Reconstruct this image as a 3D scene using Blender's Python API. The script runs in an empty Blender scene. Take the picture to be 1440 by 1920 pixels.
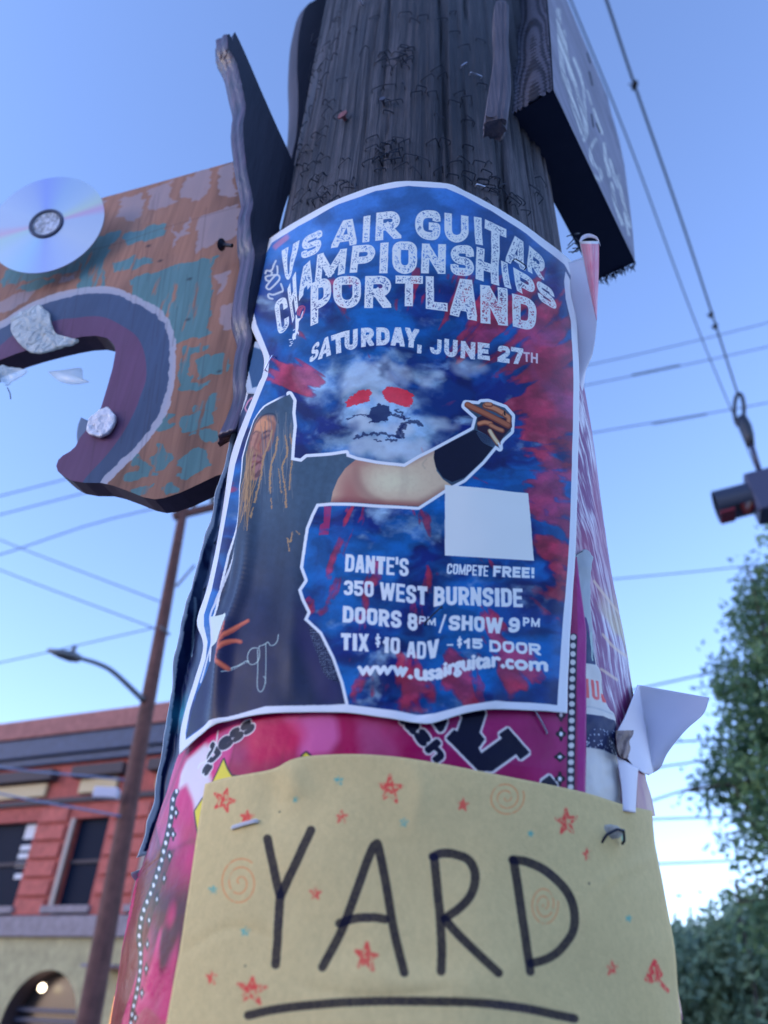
import bpy, bmesh, math, random
import numpy as np
from mathutils import Vector, Matrix

random.seed(7)
RNG = np.random.default_rng(11)
S = bpy.context.scene

# ------------------------------------------------------------------ camera
F = 1387.0                                   # focal length in photo pixels (1440 x 1920)
PITCH = math.radians(35); ROLL = math.atan(100 / 1981)
FW = np.array([0, math.cos(PITCH), math.sin(PITCH)])
_r0 = np.array([1., 0, 0]); _u0 = np.array([0, -math.sin(PITCH), math.cos(PITCH)])
IR = math.cos(ROLL) * _r0 + math.sin(ROLL) * _u0
IU = math.cos(ROLL) * _u0 - math.sin(ROLL) * _r0
CAM = np.array([-0.0209, -0.47, 1.65])
cd = bpy.data.cameras.new('camera'); cam = bpy.data.objects.new('camera', cd)
S.collection.objects.link(cam); S.camera = cam
cd.sensor_width = 36; cd.sensor_height = 36; cd.sensor_fit = 'VERTICAL'
cd.lens = F / 1920 * 36
cd.clip_start = 0.02; cd.clip_end = 2000
m = Matrix.Identity(4)
for i in range(3):
    m[i][0] = IR[i]; m[i][1] = IU[i]; m[i][2] = -FW[i]; m[i][3] = CAM[i]
cam.matrix_world = m
cd.dof.use_dof = True; cd.dof.focus_distance = 0.475
cd.dof.aperture_fstop = 7.4; cd.dof.aperture_blades = 0

# ------------------------------------------------------------------ sky, sun, exposure
SUN_EL = math.radians(14); SUN_AZ = math.radians(-108)     # low sun away to the left
W = bpy.data.worlds.new('World'); S.world = W; W.use_nodes = True
nt = W.node_tree; bg = nt.nodes['Background']
sky = nt.nodes.new('ShaderNodeTexSky'); sky.sky_type = 'NISHITA'; sky.sun_disc = False
sky.sun_elevation = SUN_EL; sky.sun_rotation = SUN_AZ
sky.altitude = 100; sky.air_density = 1.0; sky.dust_density = 0.2; sky.ozone_density = 4.0
tint = nt.nodes.new('ShaderNodeMix'); tint.data_type = 'RGBA'; tint.blend_type = 'MULTIPLY'; tint.inputs[0].default_value = 1
tint.inputs[7].default_value = (1.31, 1.06, 1.12, 1)      # the photo's white balance, whole sky alike
nt.links.new(sky.outputs[0], tint.inputs[6]); nt.links.new(tint.outputs[2], bg.inputs[0]); bg.inputs[1].default_value = 0.15
sd = bpy.data.lights.new('sun', 'SUN'); sun = bpy.data.objects.new('sun', sd); S.collection.objects.link(sun)
sd.energy = 0.04; sd.angle = math.radians(15); sd.color = (1.0, 0.9, 0.78)
_sv = Vector((math.sin(SUN_AZ) * math.cos(SUN_EL), math.cos(SUN_AZ) * math.cos(SUN_EL), math.sin(SUN_EL)))
sun.rotation_euler = _sv.to_track_quat('Z', 'Y').to_euler(); sun.location = (-40, -5, 30)
S.view_settings.view_transform = 'Standard'; S.view_settings.look = 'None'
S.view_settings.gamma = 1.0; S.view_settings.use_curve_mapping = False
S.view_settings.exposure = 1.75
ILL = np.array([0.33, 0.40, 0.75])           # how a white sheet reads in the photo's shade (linear)

# ------------------------------------------------------------------ helpers
COL = S.collection
def tag(o, label=None, cat=None, group=None, kind=None):
    if label: o['label'] = label
    if cat: o['category'] = cat
    if group: o['group'] = group
    if kind: o['kind'] = kind
    return o
def empty(name, loc=(0, 0, 0)):
    o = bpy.data.objects.new(name, None); COL.objects.link(o); o.location = loc; o.empty_display_size = .05
    return o
def par(o, parent):
    if parent is not None:
        o.parent = parent
        o.matrix_parent_inverse = Matrix.Translation(-Vector(parent.location))
    return o
def mesh(name, V, Fs, mat, parent=None, uv=None, smooth=False):
    me = bpy.data.meshes.new(name)
    V = np.asarray(V, float)
    me.from_pydata(V.tolist(), [], [list(map(int, f)) for f in Fs])
    if uv is not None:
        lay = me.uv_layers.new(name='UVMap')
        vi = np.zeros(len(me.loops), int); me.loops.foreach_get('vertex_index', vi)
        lay.data.foreach_set('uv', np.asarray(uv)[vi].astype(np.float32).ravel())
    if smooth: me.polygons.foreach_set('use_smooth', [True] * len(me.polygons))
    if mat: me.materials.append(mat)
    me.update()
    o = bpy.data.objects.new(name, me); COL.objects.link(o)
    return par(o, parent)
def fixn(o):
    bm = bmesh.new(); bm.from_mesh(o.data); bmesh.ops.recalc_face_normals(bm, faces=bm.faces); bm.to_mesh(o.data); bm.free(); return o
def bevel(o, w, seg=2, ang=35):
    b = o.modifiers.new('bevel', 'BEVEL'); b.width = w; b.segments = seg; b.limit_method = 'ANGLE'; b.angle_limit = math.radians(ang); return o
def box_vf(c, ax, h):
    """box: centre c, 3 axes (rows), half sizes h"""
    c = np.asarray(c, float); ax = np.asarray(ax, float)
    V = [c + ax[0] * h[0] * i + ax[1] * h[1] * j + ax[2] * h[2] * k for i in (-1, 1) for j in (-1, 1) for k in (-1, 1)]
    Fs = [(0, 1, 3, 2), (4, 6, 7, 5), (0, 4, 5, 1), (2, 3, 7, 6), (0, 2, 6, 4), (1, 5, 7, 3)]
    return V, Fs
def box(name, c, ax, h, mat, parent=None, bev=0):
    V, Fs = box_vf(c, ax, h); o = mesh(name, V, Fs, mat, parent); fixn(o)
    if bev: bevel(o, bev, 2)
    return o
def tube_vf(pts, r, n=8, cap=True):
    P = np.asarray(pts, float); m_ = len(P); rr = np.full(m_, r) if np.isscalar(r) else np.asarray(r, float)
    T = np.gradient(P, axis=0); T /= np.linalg.norm(T, axis=1)[:, None] + 1e-12
    ref = np.array([0.31, 0.17, 0.93]);
    if abs(T[0] @ ref) > .9 * np.linalg.norm(ref): ref = np.array([1., .2, .1])
    V = []; Fs = []
    A = np.cross(T[0], ref); A /= np.linalg.norm(A)
    for i in range(m_):
        A = A - T[i] * (A @ T[i]); A /= np.linalg.norm(A); B = np.cross(T[i], A)
        for k in range(n):
            t = 2 * math.pi * k / n; V.append(P[i] + rr[i] * (math.cos(t) * A + math.sin(t) * B))
    for i in range(m_ - 1):
        for k in range(n): Fs.append((i * n + k, i * n + (k + 1) % n, (i + 1) * n + (k + 1) % n, (i + 1) * n + k))
    if cap: Fs.append(tuple(range(n))[::-1]); Fs.append(tuple(range((m_ - 1) * n, m_ * n)))
    return V, Fs
def tube(name, pts, r, mat, parent=None, n=8):
    V, Fs = tube_vf(pts, r, n); return mesh(name, V, Fs, mat, parent, smooth=True)
def join_vf(L):
    V = []; Fs = []
    for v, f in L:
        k = len(V); V += list(v); Fs += [tuple(i + k for i in q) for q in f]
    return V, Fs

# camera geometry: photo pixel -> ray; used to place real things at real distances
def rays(p):
    p = np.atleast_2d(np.asarray(p, float))
    d = FW[None] + IR[None] * ((p[:, 0] - 720) / F)[:, None] + IU[None] * ((960 - p[:, 1]) / F)[:, None]
    return d / np.linalg.norm(d, axis=1)[:, None]
def at_hdist(p, h):
    """point seen at photo pixel p at horizontal distance h"""
    d = rays(p); return (CAM + d * (h / np.hypot(d[:, 0], d[:, 1]))[:, None]).squeeze()
def project(P):
    q = np.asarray(P) - CAM; z = q @ FW
    return np.stack([720 + F * (q @ IR) / z, 960 - F * (q @ IU) / z], -1)
class Plane:
    """vertical plane through P0, horizontal direction at azimuth az; n faces the camera"""
    def __init__(s, P0, az, tilt=None):
        s.P = np.array(P0, float); a = math.radians(az)
        s.U = np.array([math.sin(a), math.cos(a), 0]); s.Z = np.array([0, 0, 1.])
        s.n = np.cross(s.U, s.Z)
        if s.n @ (CAM - s.P) < 0: s.n = -s.n
    def hit(s, p):
        d = rays(p); t = ((s.P - CAM) @ s.n) / (d @ s.n); return CAM + d * t[:, None]
    def uz(s, p):
        q = s.hit(p) - s.P; return np.stack([q @ s.U, q[:, 2]], -1)
    def pt(s, uz, off=0):
        uz = np.atleast_2d(uz); return s.P + uz[:, :1] * s.U + uz[:, 1:] * s.Z + s.n * off
class Hor:
    """horizontal plane at height z"""
    def __init__(s, z): s.z = z
    def hit(s, p):
        d = rays(p); t = (s.z - CAM[2]) / d[:, 2]; return CAM + d * t[:, None]
class Layer:
    """paper wrapped round the pole at radius r; runs on tangentially past the silhouette"""
    def __init__(s, r): s.r = r
    def hit(s, p):
        d = rays(p); h = np.hypot(d[:, 0], d[:, 1]); dx = d[:, 0] / h; dy = d[:, 1] / h
        tc = -(CAM[0] * dx + CAM[1] * dy); b = np.hypot(CAM[0] + dx * tc, CAM[1] + dy * tc)
        t = np.where(b < s.r, tc - np.sqrt(np.maximum(s.r ** 2 - b ** 2, 0)), tc)
        P = CAM + d * (t / h)[:, None]
        th = np.arctan2(P[:, 0], -P[:, 1]); rad = np.hypot(P[:, 0], P[:, 1])
        a = th * s.r + np.sign(th) * np.maximum(rad - s.r, 0) * 1.0
        N = np.stack([P[:, 0] / rad, P[:, 1] / rad, 0 * rad], -1)
        return P, np.stack([a, P[:, 2]], -1), N
    def az(s, p): return s.hit(p)[1]
    def pt(s, a, z):
        th = np.asarray(a) / s.r; return np.stack([s.r * np.sin(th), -s.r * np.cos(th), np.asarray(z) + 0 * th], -1)
    def px(s, a, z):
        lim = 1.235 * s.r; ac = np.clip(a, -lim, lim); P = s.pt(ac, z)
        P[..., 0] += (a - ac) * .95; P[..., 1] += abs(a - ac) * -.3 * 0; return project(P)
def curve(pts, n):
    """resample a polyline smoothly (Catmull-Rom) to n points by arc length"""
    P = np.asarray(pts, float)
    if len(P) > 2:
        Q = np.vstack([2 * P[0] - P[1], P, 2 * P[-1] - P[-2]]); out = []
        for i in range(len(P) - 1):
            p0, p1, p2, p3 = Q[i:i + 4]
            t = np.linspace(0, 1, 12, endpoint=False)[:, None]
            out.append(.5 * ((2 * p1) + (-p0 + p2) * t + (2 * p0 - 5 * p1 + 4 * p2 - p3) * t ** 2 + (-p0 + 3 * p1 - 3 * p2 + p3) * t ** 3))
        P = np.vstack(out + [P[-1:]])
    s = np.r_[0, np.cumsum(np.linalg.norm(np.diff(P, axis=0), axis=1))]; u = np.linspace(0, s[-1], n)
    return np.stack([np.interp(u, s, P[:, k]) for k in range(P.shape[1])], -1)
def coons(L, R, T, B, nu, nv):
    """grid of points from 4 edge curves (L,R top->bottom; T,B left->right)"""
    L = curve(L, nv); R = curve(R, nv); T = curve(T, nu); B = curve(B, nu)
    u = np.linspace(0, 1, nu)[None, :, None]; v = np.linspace(0, 1, nv)[:, None, None]
    g = (1 - u) * L[:, None] + u * R[:, None] + (1 - v) * T[None] + v * B[None] \
        - ((1 - u) * (1 - v) * L[0] + u * (1 - v) * R[0] + (1 - u) * v * L[-1] + u * v * R[-1])
    return g
def grid_faces(nv, nu):
    i = np.arange(nv - 1)[:, None] * nu + np.arange(nu - 1)[None]; i = i.ravel()
    return np.stack([i, i + nu, i + nu + 1, i + 1], -1)

# ------------------------------------------------------------------ noise
_T = RNG.random((256, 256)).astype(np.float32)
def vnoise(u, v, seed=0):
    u = u + seed * 17.3; v = v + seed * 31.7
    i = np.floor(u).astype(int); j = np.floor(v).astype(int); f = u - i; g = v - j
    f = f * f * (3 - 2 * f); g = g * g * (3 - 2 * g)
    a = _T[i & 255, j & 255]; b = _T[(i + 1) & 255, j & 255]; c = _T[i & 255, (j + 1) & 255]; d = _T[(i + 1) & 255, (j + 1) & 255]
    return a * (1 - f) * (1 - g) + b * f * (1 - g) + c * (1 - f) * g + d * f * g
def fbm(u, v, o=4, seed=0):
    s = 0; a = .5; t = 0
    for k in range(o): s = s + a * vnoise(u * 2 ** k, v * 2 ** k, seed + k * 3); t += a; a *= .5
    return s / t
def sm(x, a, b):
    t = np.clip((x - a) / (b - a), 0, 1); return t * t * (3 - 2 * t)
def s2l(c): c = np.asarray(c, float) / 255; return np.where(c <= .04045, c / 12.92, ((c + .055) / 1.055) ** 2.4)
def l2s(c): c = np.clip(c, 0, 1); return np.where(c <= .0031308, c * 12.92, 1.055 * c ** (1 / 2.4) - .055)
def alb(*c, ill=None):
    """base colour of a thing that reads c (sRGB) in the photo's blue shade"""
    return np.clip((s2l(c) - np.array([.009, .014, .027])) / (ILL if ill is None else ill) * .8, .0035, .85)

# ------------------------------------------------------------------ printing on paper (flat print only)
class Canvas:
    def __init__(s, a0, a1, z0, z1, res, mapf, col):
        s.a0, s.a1, s.z0, s.z1, s.res, s.map = a0, a1, z0, z1, res, mapf
        s.w = int((a1 - a0) * res); s.h = int((z1 - z0) * res)
        s.im = np.empty((s.h, s.w, 3)); s.im[:] = col
    def grid(s):
        a = s.a0 + (np.arange(s.w) + .5) / s.res; z = s.z1 - (np.arange(s.h) + .5) / s.res
        return np.meshgrid(a, z)
    def ij(s, p):
        q = s.map(np.asarray(p, float)); return np.stack([(q[:, 0] - s.a0) * s.res, (s.z1 - q[:, 1]) * s.res], -1)
    def sub(s, p, n=6):
        P = np.asarray(p, float); Q = np.vstack([P, P[:1]]); out = []
        for i in range(len(P)):
            d = np.linalg.norm(Q[i + 1] - Q[i]); k = max(1, int(d / n)); t = np.arange(k)[:, None] / k
            out.append(Q[i] * (1 - t) + Q[i + 1] * t)
        return np.vstack(out)
    def mask(s, polys):
        """union coverage of polygons given in photo pixels"""
        ss = 2; D = None
        L = []
        for p in polys:
            if len(p) < 3: continue
            q = s.ij(s.sub(p)) * ss
            A = .5 * np.sum(q[:, 0] * np.roll(q[:, 1], -1) - np.roll(q[:, 0], -1) * q[:, 1])
            if abs(A) < 1e-6: continue
            if A < 0: q = q[::-1]
            L.append(q)
        cov = np.zeros((s.h, s.w))
        if not L: return cov
        al = np.vstack(L); x0 = int(max(0, al[:, 0].min() // ss - 1)); x1 = int(min(s.w, al[:, 0].max() // ss + 2))
        y0 = int(max(0, al[:, 1].min() // ss - 1)); y1 = int(min(s.h, al[:, 1].max() // ss + 2))
        if x1 <= x0 or y1 <= y0: return cov
        Wd = (x1 - x0) * ss; Hd = (y1 - y0) * ss; D = np.zeros((Hd, Wd + 1), np.int32)
        X = []; Y = []; V = []
        for q in L:
            q = q - [x0 * ss, y0 * ss]; r = np.roll(q, -1, 0)
            for (ax, ay), (bx, by) in zip(q, r):
                if ay == by: continue
                sg = 1
                if ay > by: ax, ay, bx, by = bx, by, ax, ay; sg = -1
                ya = max(0, math.ceil(ay - .5)); yb = min(Hd - 1, math.ceil(by - .5) - 1)
                if yb < ya: continue
                yy = np.arange(ya, yb + 1); xx = ax + (yy + .5 - ay) * (bx - ax) / (by - ay)
                X.append(np.clip(np.ceil(xx - .5), 0, Wd).astype(int)); Y.append(yy); V.append(np.full(len(yy), sg))
        if X:
            np.add.at(D, (np.concatenate(Y), np.concatenate(X)), np.concatenate(V))
            M = (np.cumsum(D, 1)[:, :Wd] != 0).astype(float)
            cov[y0:y1, x0:x1] = M.reshape(y1 - y0, ss, x1 - x0, ss).mean((1, 3))
        return cov
    def paint(s, m, col, a=1.0):
        bb = bbox2(m)
        if bb is None: return
        m = (m[bb] * (a[bb] if isinstance(a, np.ndarray) and a.ndim == 2 else a))[..., None]; c = np.asarray(col)
        if c.ndim == 3: c = np.broadcast_to(c, (s.h, s.w, c.shape[2]))[bb]
        s.im[bb] = s.im[bb] * (1 - m) + c * m
    def poly(s, p, col, a=1.0): s.paint(s.mask([p]), col, a)
    def stroke(s, paths, w, col=None, a=1.0, closed=False):
        L = []
        for P in paths:
            L += stroke_polys(P, w, closed)
        m_ = s.mask(L)
        if col is not None: s.paint(m_, col, a)
        return m_
    def warp(s, m_, amp, freq, seed=3):
        """roughen a mask's edge"""
        bb = bbox2(m_, int(amp * s.res * .5) + 2)
        if bb is None: return m_
        a, z = s.grid(); a = a[bb]; z = z[bb]; dx = (fbm(a * freq, z * freq, 3, seed) - .5) * amp * s.res; dy = (fbm(a * freq, z * freq, 3, seed + 9) - .5) * amp * s.res
        j, i = np.meshgrid(np.arange(bb[1].start, bb[1].stop), np.arange(bb[0].start, bb[0].stop)); out = np.zeros_like(m_)
        out[bb] = m_[np.clip(i + dy, 0, s.h - 1).astype(int), np.clip(j + dx, 0, s.w - 1).astype(int)]
        return out
    def image(s, name):
        im = bpy.data.images.new(name, s.w, s.h); out = np.ones((s.h, s.w, 4), np.float32)
        out[..., :3] = l2s(s.im)[::-1]; im.pixels.foreach_set(out.ravel()); im.update(); im.pack(); return im
    def uv(s, q): return np.stack([(q[:, 0] - s.a0) / (s.a1 - s.a0), (q[:, 1] - s.z0) / (s.z1 - s.z0)], -1)
def bbox2(m, pad=0):
    r = np.flatnonzero(m.any(1)); c = np.flatnonzero(m.any(0))
    if len(r) == 0: return None
    return (slice(max(0, r[0] - pad), min(m.shape[0], r[-1] + 1 + pad)), slice(max(0, c[0] - pad), min(m.shape[1], c[-1] + 1 + pad)))
def blur(m0, r):
    k = int(r); bb = bbox2(m0, k + 1)
    if bb is None: return m0
    m_ = m0[bb]
    for ax in (0, 1):
        c = np.cumsum(np.pad(m_, [(k + 1, k) if i == ax else (0, 0) for i in (0, 1)], mode='edge'), ax)
        n = m_.shape[ax]; m_ = (np.take(c, np.arange(2 * k + 1, 2 * k + 1 + n), ax) - np.take(c, np.arange(0, n), ax)) / (2 * k + 1)
    out = np.zeros_like(m0); out[bb] = m_; return out
def dilate(m0, r):
    bb = bbox2(m0, int(r) + 2)
    if bb is None: return m0
    m_ = m0[bb]; out = m_.copy()
    for k in range(16):
        t = 2 * math.pi * k / 16
        for q in (r, r * .5):
            out = np.maximum(out, np.roll(m_, (int(round(q * math.sin(t))), int(round(q * math.cos(t)))), (0, 1)))
    full = np.zeros_like(m0); full[bb] = out; return full
def stroke_polys(P, w, closed=False, cap='round'):
    P = [np.asarray(p, float) for p in P]
    if closed: P = P + [P[0]]
    out = []; h = w / 2; n = len(P)
    for i in range(n - 1):
        d = P[i + 1] - P[i]; l = np.linalg.norm(d)
        if l < 1e-9: continue
        d /= l; q = np.array([-d[1], d[0]]) * h; out.append([P[i] + q, P[i + 1] + q, P[i + 1] - q, P[i] - q])
    for i in range(n):
        if cap == 'butt' and not closed and i in (0, n - 1): continue
        out.append([P[i] + h * np.array([math.cos(t), math.sin(t)]) for t in np.linspace(0, 2 * math.pi, 12, endpoint=False)])
    return out
def fillet(path, n=5):
    """path of (x,y[,r]) -> polyline with rounded corners"""
    out = []
    for i, p in enumerate(path):
        r = p[2] if len(p) > 2 else 0; c = np.array(p[:2], float)
        if r == 0 or i in (0, len(path) - 1): out.append(c); continue
        a = np.array(path[i - 1][:2], float) - c; b = np.array(path[i + 1][:2], float) - c
        la, lb = np.linalg.norm(a), np.linalg.norm(b); rr = min(r, la * .5, lb * .5); A = c + a / la * rr; B = c + b / lb * rr
        for t in np.linspace(0, 1, n + 1):
            out.append((1 - t) ** 2 * A + 2 * t * (1 - t) * (c * .82 + (A + B) * .09) + t * t * B)
    return out
def clip_box(P, w, h):
    for ax, lim, sg in ((0, 0, 1), (0, w, -1), (1, 0, 1), (1, h, -1)):
        out = []
        for i in range(len(P)):
            a, b = P[i], P[(i + 1) % len(P)]; da, db = sg * (a[ax] - lim), sg * (b[ax] - lim)
            if da >= 0: out.append(a)
            if da * db < 0: out.append(a + (b - a) * (da / (da - db)))
        P = out
        if not P: return []
    return P
# condensed block capitals drawn as centre lines; x,y in 0..1 inside the inset box, R = corner radius
R = .9
GLYPH = {
 'U': [[(0, 1), (0, 0, R), (1, 0, R), (1, 1)]],
 'S': [[(1, .70), (1, 1, R), (0, 1, R), (0, .53, R), (1, .47, R), (1, 0, R), (0, 0, R), (0, .30)]],
 'A': [[(-.05, -.15), (.42, 1.15)], [(1.05, -.15), (.58, 1.15)], [(.16, .24), (.84, .24)]],
 'I': [[(.5, 0), (.5, 1)]], '1': [[(.75, 0), (.75, 1)], [(.75, .95), (.1, .72)]],
 'R': [[(0, 0), (0, 1)], [(0, 1), (1, 1, R), (1, .46, R), (0, .46)], [(.45, .46), (1.0, -.1)]],
 'P': [[(0, 0), (0, 1)], [(0, 1), (1, 1, R), (1, .42, R), (0, .42)]],
 'B': [[(0, 0), (0, 1)], [(0, 1), (.95, 1, R), (.95, .52, R), (0, .52)], [(0, .52), (1, .52, R), (1, 0, R), (0, 0)]],
 'G': [[(1, .70), (1, 1, R), (0, 1, R), (0, 0, R), (1, 0, R), (1, .45), (.55, .45)]],
 'T': [[(0, 1), (1, 1)], [(.5, 1), (.5, 0)]],
 'C': [[(1, .66), (1, 1, R), (0, 1, R), (0, 0, R), (1, 0, R), (1, .34)]],
 'H': [[(0, 0), (0, 1)], [(1, 0), (1, 1)], [(0, .5), (1, .5)]],
 'M': [[(0, 0), (0, 1)], [(1, 0), (1, 1)], [(-.02, 1.1), (.5, .05)], [(1.02, 1.1), (.5, .05)]],
 'N': [[(0, 0), (0, 1)], [(1, 0), (1, 1)], [(-.02, 1.1), (1.02, -.1)]],
 'O': [[(.5, 1), (1, 1, R), (1, 0, R), (0, 0, R), (0, 1, R), (.5, 1)]],
 'L': [[(0, 1), (0, 0)], [(0, 0), (1, 0)]],
 'D': [[(0, 0), (0, 1)], [(0, 1), (1, 1, R), (1, 0, R), (0, 0)]],
 'Y': [[(-.05, 1.15), (.5, .42)], [(1.05, 1.15), (.5, .42)], [(.5, .5), (.5, 0)]],
 'J': [[(1, 1), (1, 0, R), (0, 0, R), (0, .3)]],
 'E': [[(0, 0), (0, 1)], [(0, 1), (1, 1)], [(0, .51), (.85, .51)], [(0, 0), (1, 0)]],
 'F': [[(0, 0), (0, 1)], [(0, 1), (1, 1)], [(0, .5), (.85, .5)]],
 'W': [[(-.03, 1.15), (.22, -.1)], [(.22, -.1), (.5, .95)], [(.5, .95), (.78, -.1)], [(.78, -.1), (1.03, 1.15)]],
 'V': [[(-.05, 1.15), (.46, -.15)], [(1.05, 1.15), (.54, -.15)]],
 'X': [[(-.05, 1.15), (1.05, -.15)], [(1.05, 1.15), (-.05, -.15)]],
 '0': [[(.5, 1), (1, 1, R), (1, 0, R), (0, 0, R), (0, 1, R), (.5, 1)]],
 '2': [[(0, .7), (0, 1, R), (1, 1, R), (1, .58, .4), (0, .08), (0, 0)], [(0, 0), (1, 0)]],
 '3': [[(0, .75), (0, 1, R), (1, 1, R), (1, .53, R), (.4, .53)], [(.4, .53), (1, .53, R), (1, 0, R), (0, 0, R), (0, .25)]],
 '5': [[(1, 1), (0, 1)], [(0, 1), (0, .57)], [(0, .57), (1, .6, R), (1, 0, R), (0, 0, R), (0, .28)]],
 '6': [[(1, .72), (1, 1, R), (0, 1, R), (0, 0, R), (1, 0, R), (1, .55, R), (0, .52)]],
 '7': [[(0, 1), (1, 1)], [(1, 1), (.4, -.1)]],
 '8': [[(.5, 1), (.95, 1, R), (.95, .52, R), (.05, .52, R), (.05, 1, R), (.5, 1)], [(.5, .52), (1, .52, R), (1, 0, R), (0, 0, R), (0, .52, R), (.5, .52)]],
 '9': [[(0, .28), (0, 0, R), (1, 0, R), (1, 1, R), (0, 1, R), (0, .45, R), (1, .48)]],
 ',': [[(.5, .12), (.2, -.2)]], "'": [[(.6, 1.05), (.4, .72)]], '-': [[(0, .45), (1, .45)]], '/': [[(0, -.2), (1, 1.2)]],
 '!': [[(.5, 1), (.5, .5)], [(.5, .02), (.5, 0)]],
 '$': [[(1, .72), (1, .9, R), (0, .9, R), (0, .53, R), (1, .47, R), (1, .1, R), (0, .1, R), (0, .28)], [(.5, 1.2), (.5, -.2)]],
}
ADV = {'I': .5, '1': .72, ' ': .55, ',': .35, "'": .3, '!': .4, '-': .8, '/': .8, 'M': 1.3, 'W': 1.5, 'J': .9, 'E': .88, 'F': .86, 'L': .86}
def letter(ch, q, th=.24, clipit=True):
    """polygons (photo px) of one letter filling quad q = bl, br, tl, tr"""
    if ch not in GLYPH: return []
    bl, br, tl, tr = [np.array(v, float) for v in q]
    hpx = (np.linalg.norm(tl - bl) + np.linalg.norm(tr - br)) / 2
    wpx = (np.linalg.norm(br - bl) + np.linalg.norm(tr - tl)) / 2
    w = wpx / hpx
    if ch in 'MW': th = min(th, w * .235)
    elif ch not in "I1!',/T": th = min(th, w * .37)
    else: th = min(th, w)
    h = th / 2; out = []
    for path in GLYPH[ch]:
        pp = []
        for p in path:
            x = h + p[0] * (w - th); y = h + p[1] * (1 - th)
            pp.append((x, y) + ((p[2] * (w - th) * .5 + .02,) if len(p) > 2 else ()))
        pl = fillet(pp); closed = np.allclose(pl[0], pl[-1])
        if not closed:
            round_end = len(path) > 3 and ch in 'SCG2356890J$' 
            if not round_end:
                for e, o_ in ((0, 1), (-1, -2)):
                    d = pl[e] - pl[o_]; d = d / (np.linalg.norm(d) + 1e-9); pl[e] = pl[e] + d * h * .98
        for pg in stroke_polys(pl, th, False, 'round' if closed else 'butt'):
            pg = [np.array(v) for v in pg]
            if ch not in ",$/'!": pg = clip_box(pg, w, 1)
            if len(pg) < 3: continue
            o_ = []
            for v in pg:
                u = v[0] / w; y = v[1]
                o_.append((bl * (1 - u) + br * u) * (1 - y) + (tl * (1 - u) + tr * u) * y)
            out.append(o_)
    return out
def line_text(text, anchors, th=.24, gap=.1):
    """anchors: (char index, baseline x,y, top x,y)"""
    adv = [ADV.get(c, 1.0) for c in text]; cum = np.r_[0, np.cumsum([a + gap for a in adv])]
    A = np.array(anchors, float); xi = np.interp(A[:, 0], np.arange(len(cum)), cum)
    def at(t): return [np.array([np.interp(t, xi, A[:, 1 + 2 * k]), np.interp(t, xi, A[:, 2 + 2 * k])]) for k in (0, 1)]
    out = []
    for i, c in enumerate(text):
        if c == ' ': continue
        b0, t0 = at(cum[i]); b1, t1 = at(cum[i] + adv[i]); out += letter(c, (b0, b1, t0, t1), th)
    return out
def font_tris(text):
    """outlines of Blender's built-in font as triangles (unit: cap height ~0.73)"""
    cu = bpy.data.curves.new('t', 'FONT'); cu.body = text; cu.resolution_u = 4
    o = bpy.data.objects.new('t', cu); COL.objects.link(o); bpy.context.view_layer.update()
    me = o.to_mesh(); me.calc_loop_triangles()
    V = np.array([v.co[:2] for v in me.vertices]); T = [list(t.vertices) for t in me.loop_triangles]
    o.to_mesh_clear(); bpy.data.objects.remove(o); bpy.data.curves.remove(cu)
    return V, T
def font_text(text, base, top, capx=.73):
    """triangles in photo px; base/top polylines parametrised by x-fraction: list of (frac, x, y)"""
    V, T = font_tris(text); x0, x1 = V[:, 0].min(), V[:, 0].max(); u = (V[:, 0] - x0) / (x1 - x0); v = V[:, 1] / capx
    b = np.array(base, float); t = np.array(top, float)
    B = np.stack([np.interp(u, b[:, 0], b[:, 1]), np.interp(u, b[:, 0], b[:, 2])], -1)
    P = np.stack([np.interp(u, t[:, 0], t[:, 1]), np.interp(u, t[:, 0], t[:, 2])], -1)
    Q = B * (1 - v[:, None]) + P * v[:, None]
    return [Q[k] for k in T]

# ------------------------------------------------------------------ materials
def nmat(name):
    m_ = bpy.data.materials.new(name); m_.use_nodes = True; return m_, m_.node_tree, m_.node_tree.nodes['Principled BSDF']
def simple(name, col, rough=.6, metal=0, nscale=0, namp=.25, bump=0, spec=.5, stretch=(1, 1, 1), coat=0, bdist=.002):
    m_, t, b = nmat(name); col = list(np.clip(col, 0, 1)) + [1]
    b.inputs['Base Color'].default_value = col; b.inputs['Roughness'].default_value = rough
    b.inputs['Metallic'].default_value = metal; b.inputs['Specular IOR Level'].default_value = spec
    if coat: b.inputs['Coat Weight'].default_value = coat; b.inputs['Coat Roughness'].default_value = .12
    if nscale:
        tc = t.nodes.new('ShaderNodeTexCoord'); mp = t.nodes.new('ShaderNodeMapping'); mp.inputs['Scale'].default_value = stretch
        n = t.nodes.new('ShaderNodeTexNoise'); n.inputs['Scale'].default_value = nscale; n.inputs['Detail'].default_value = 6; n.inputs['Roughness'].default_value = .62
        t.links.new(tc.outputs['Object'], mp.inputs[0]); t.links.new(mp.outputs[0], n.inputs['Vector'])
        r = t.nodes.new('ShaderNodeValToRGB'); r.color_ramp.elements[0].position = .3; r.color_ramp.elements[1].position = .72
        r.color_ramp.elements[0].color = [c * (1 - namp) for c in col[:3]] + [1]
        r.color_ramp.elements[1].color = [min(1, c * (1 + namp)) for c in col[:3]] + [1]
        t.links.new(n.outputs[0], r.inputs[0]); t.links.new(r.outputs[0], b.inputs['Base Color'])
        if bump:
            bp = t.nodes.new('ShaderNodeBump'); bp.inputs['Strength'].default_value = bump; bp.inputs['Distance'].default_value = bdist
            t.links.new(n.outputs[0], bp.inputs['Height']); t.links.new(bp.outputs[0], b.inputs['Normal'])
    return m_
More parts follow.
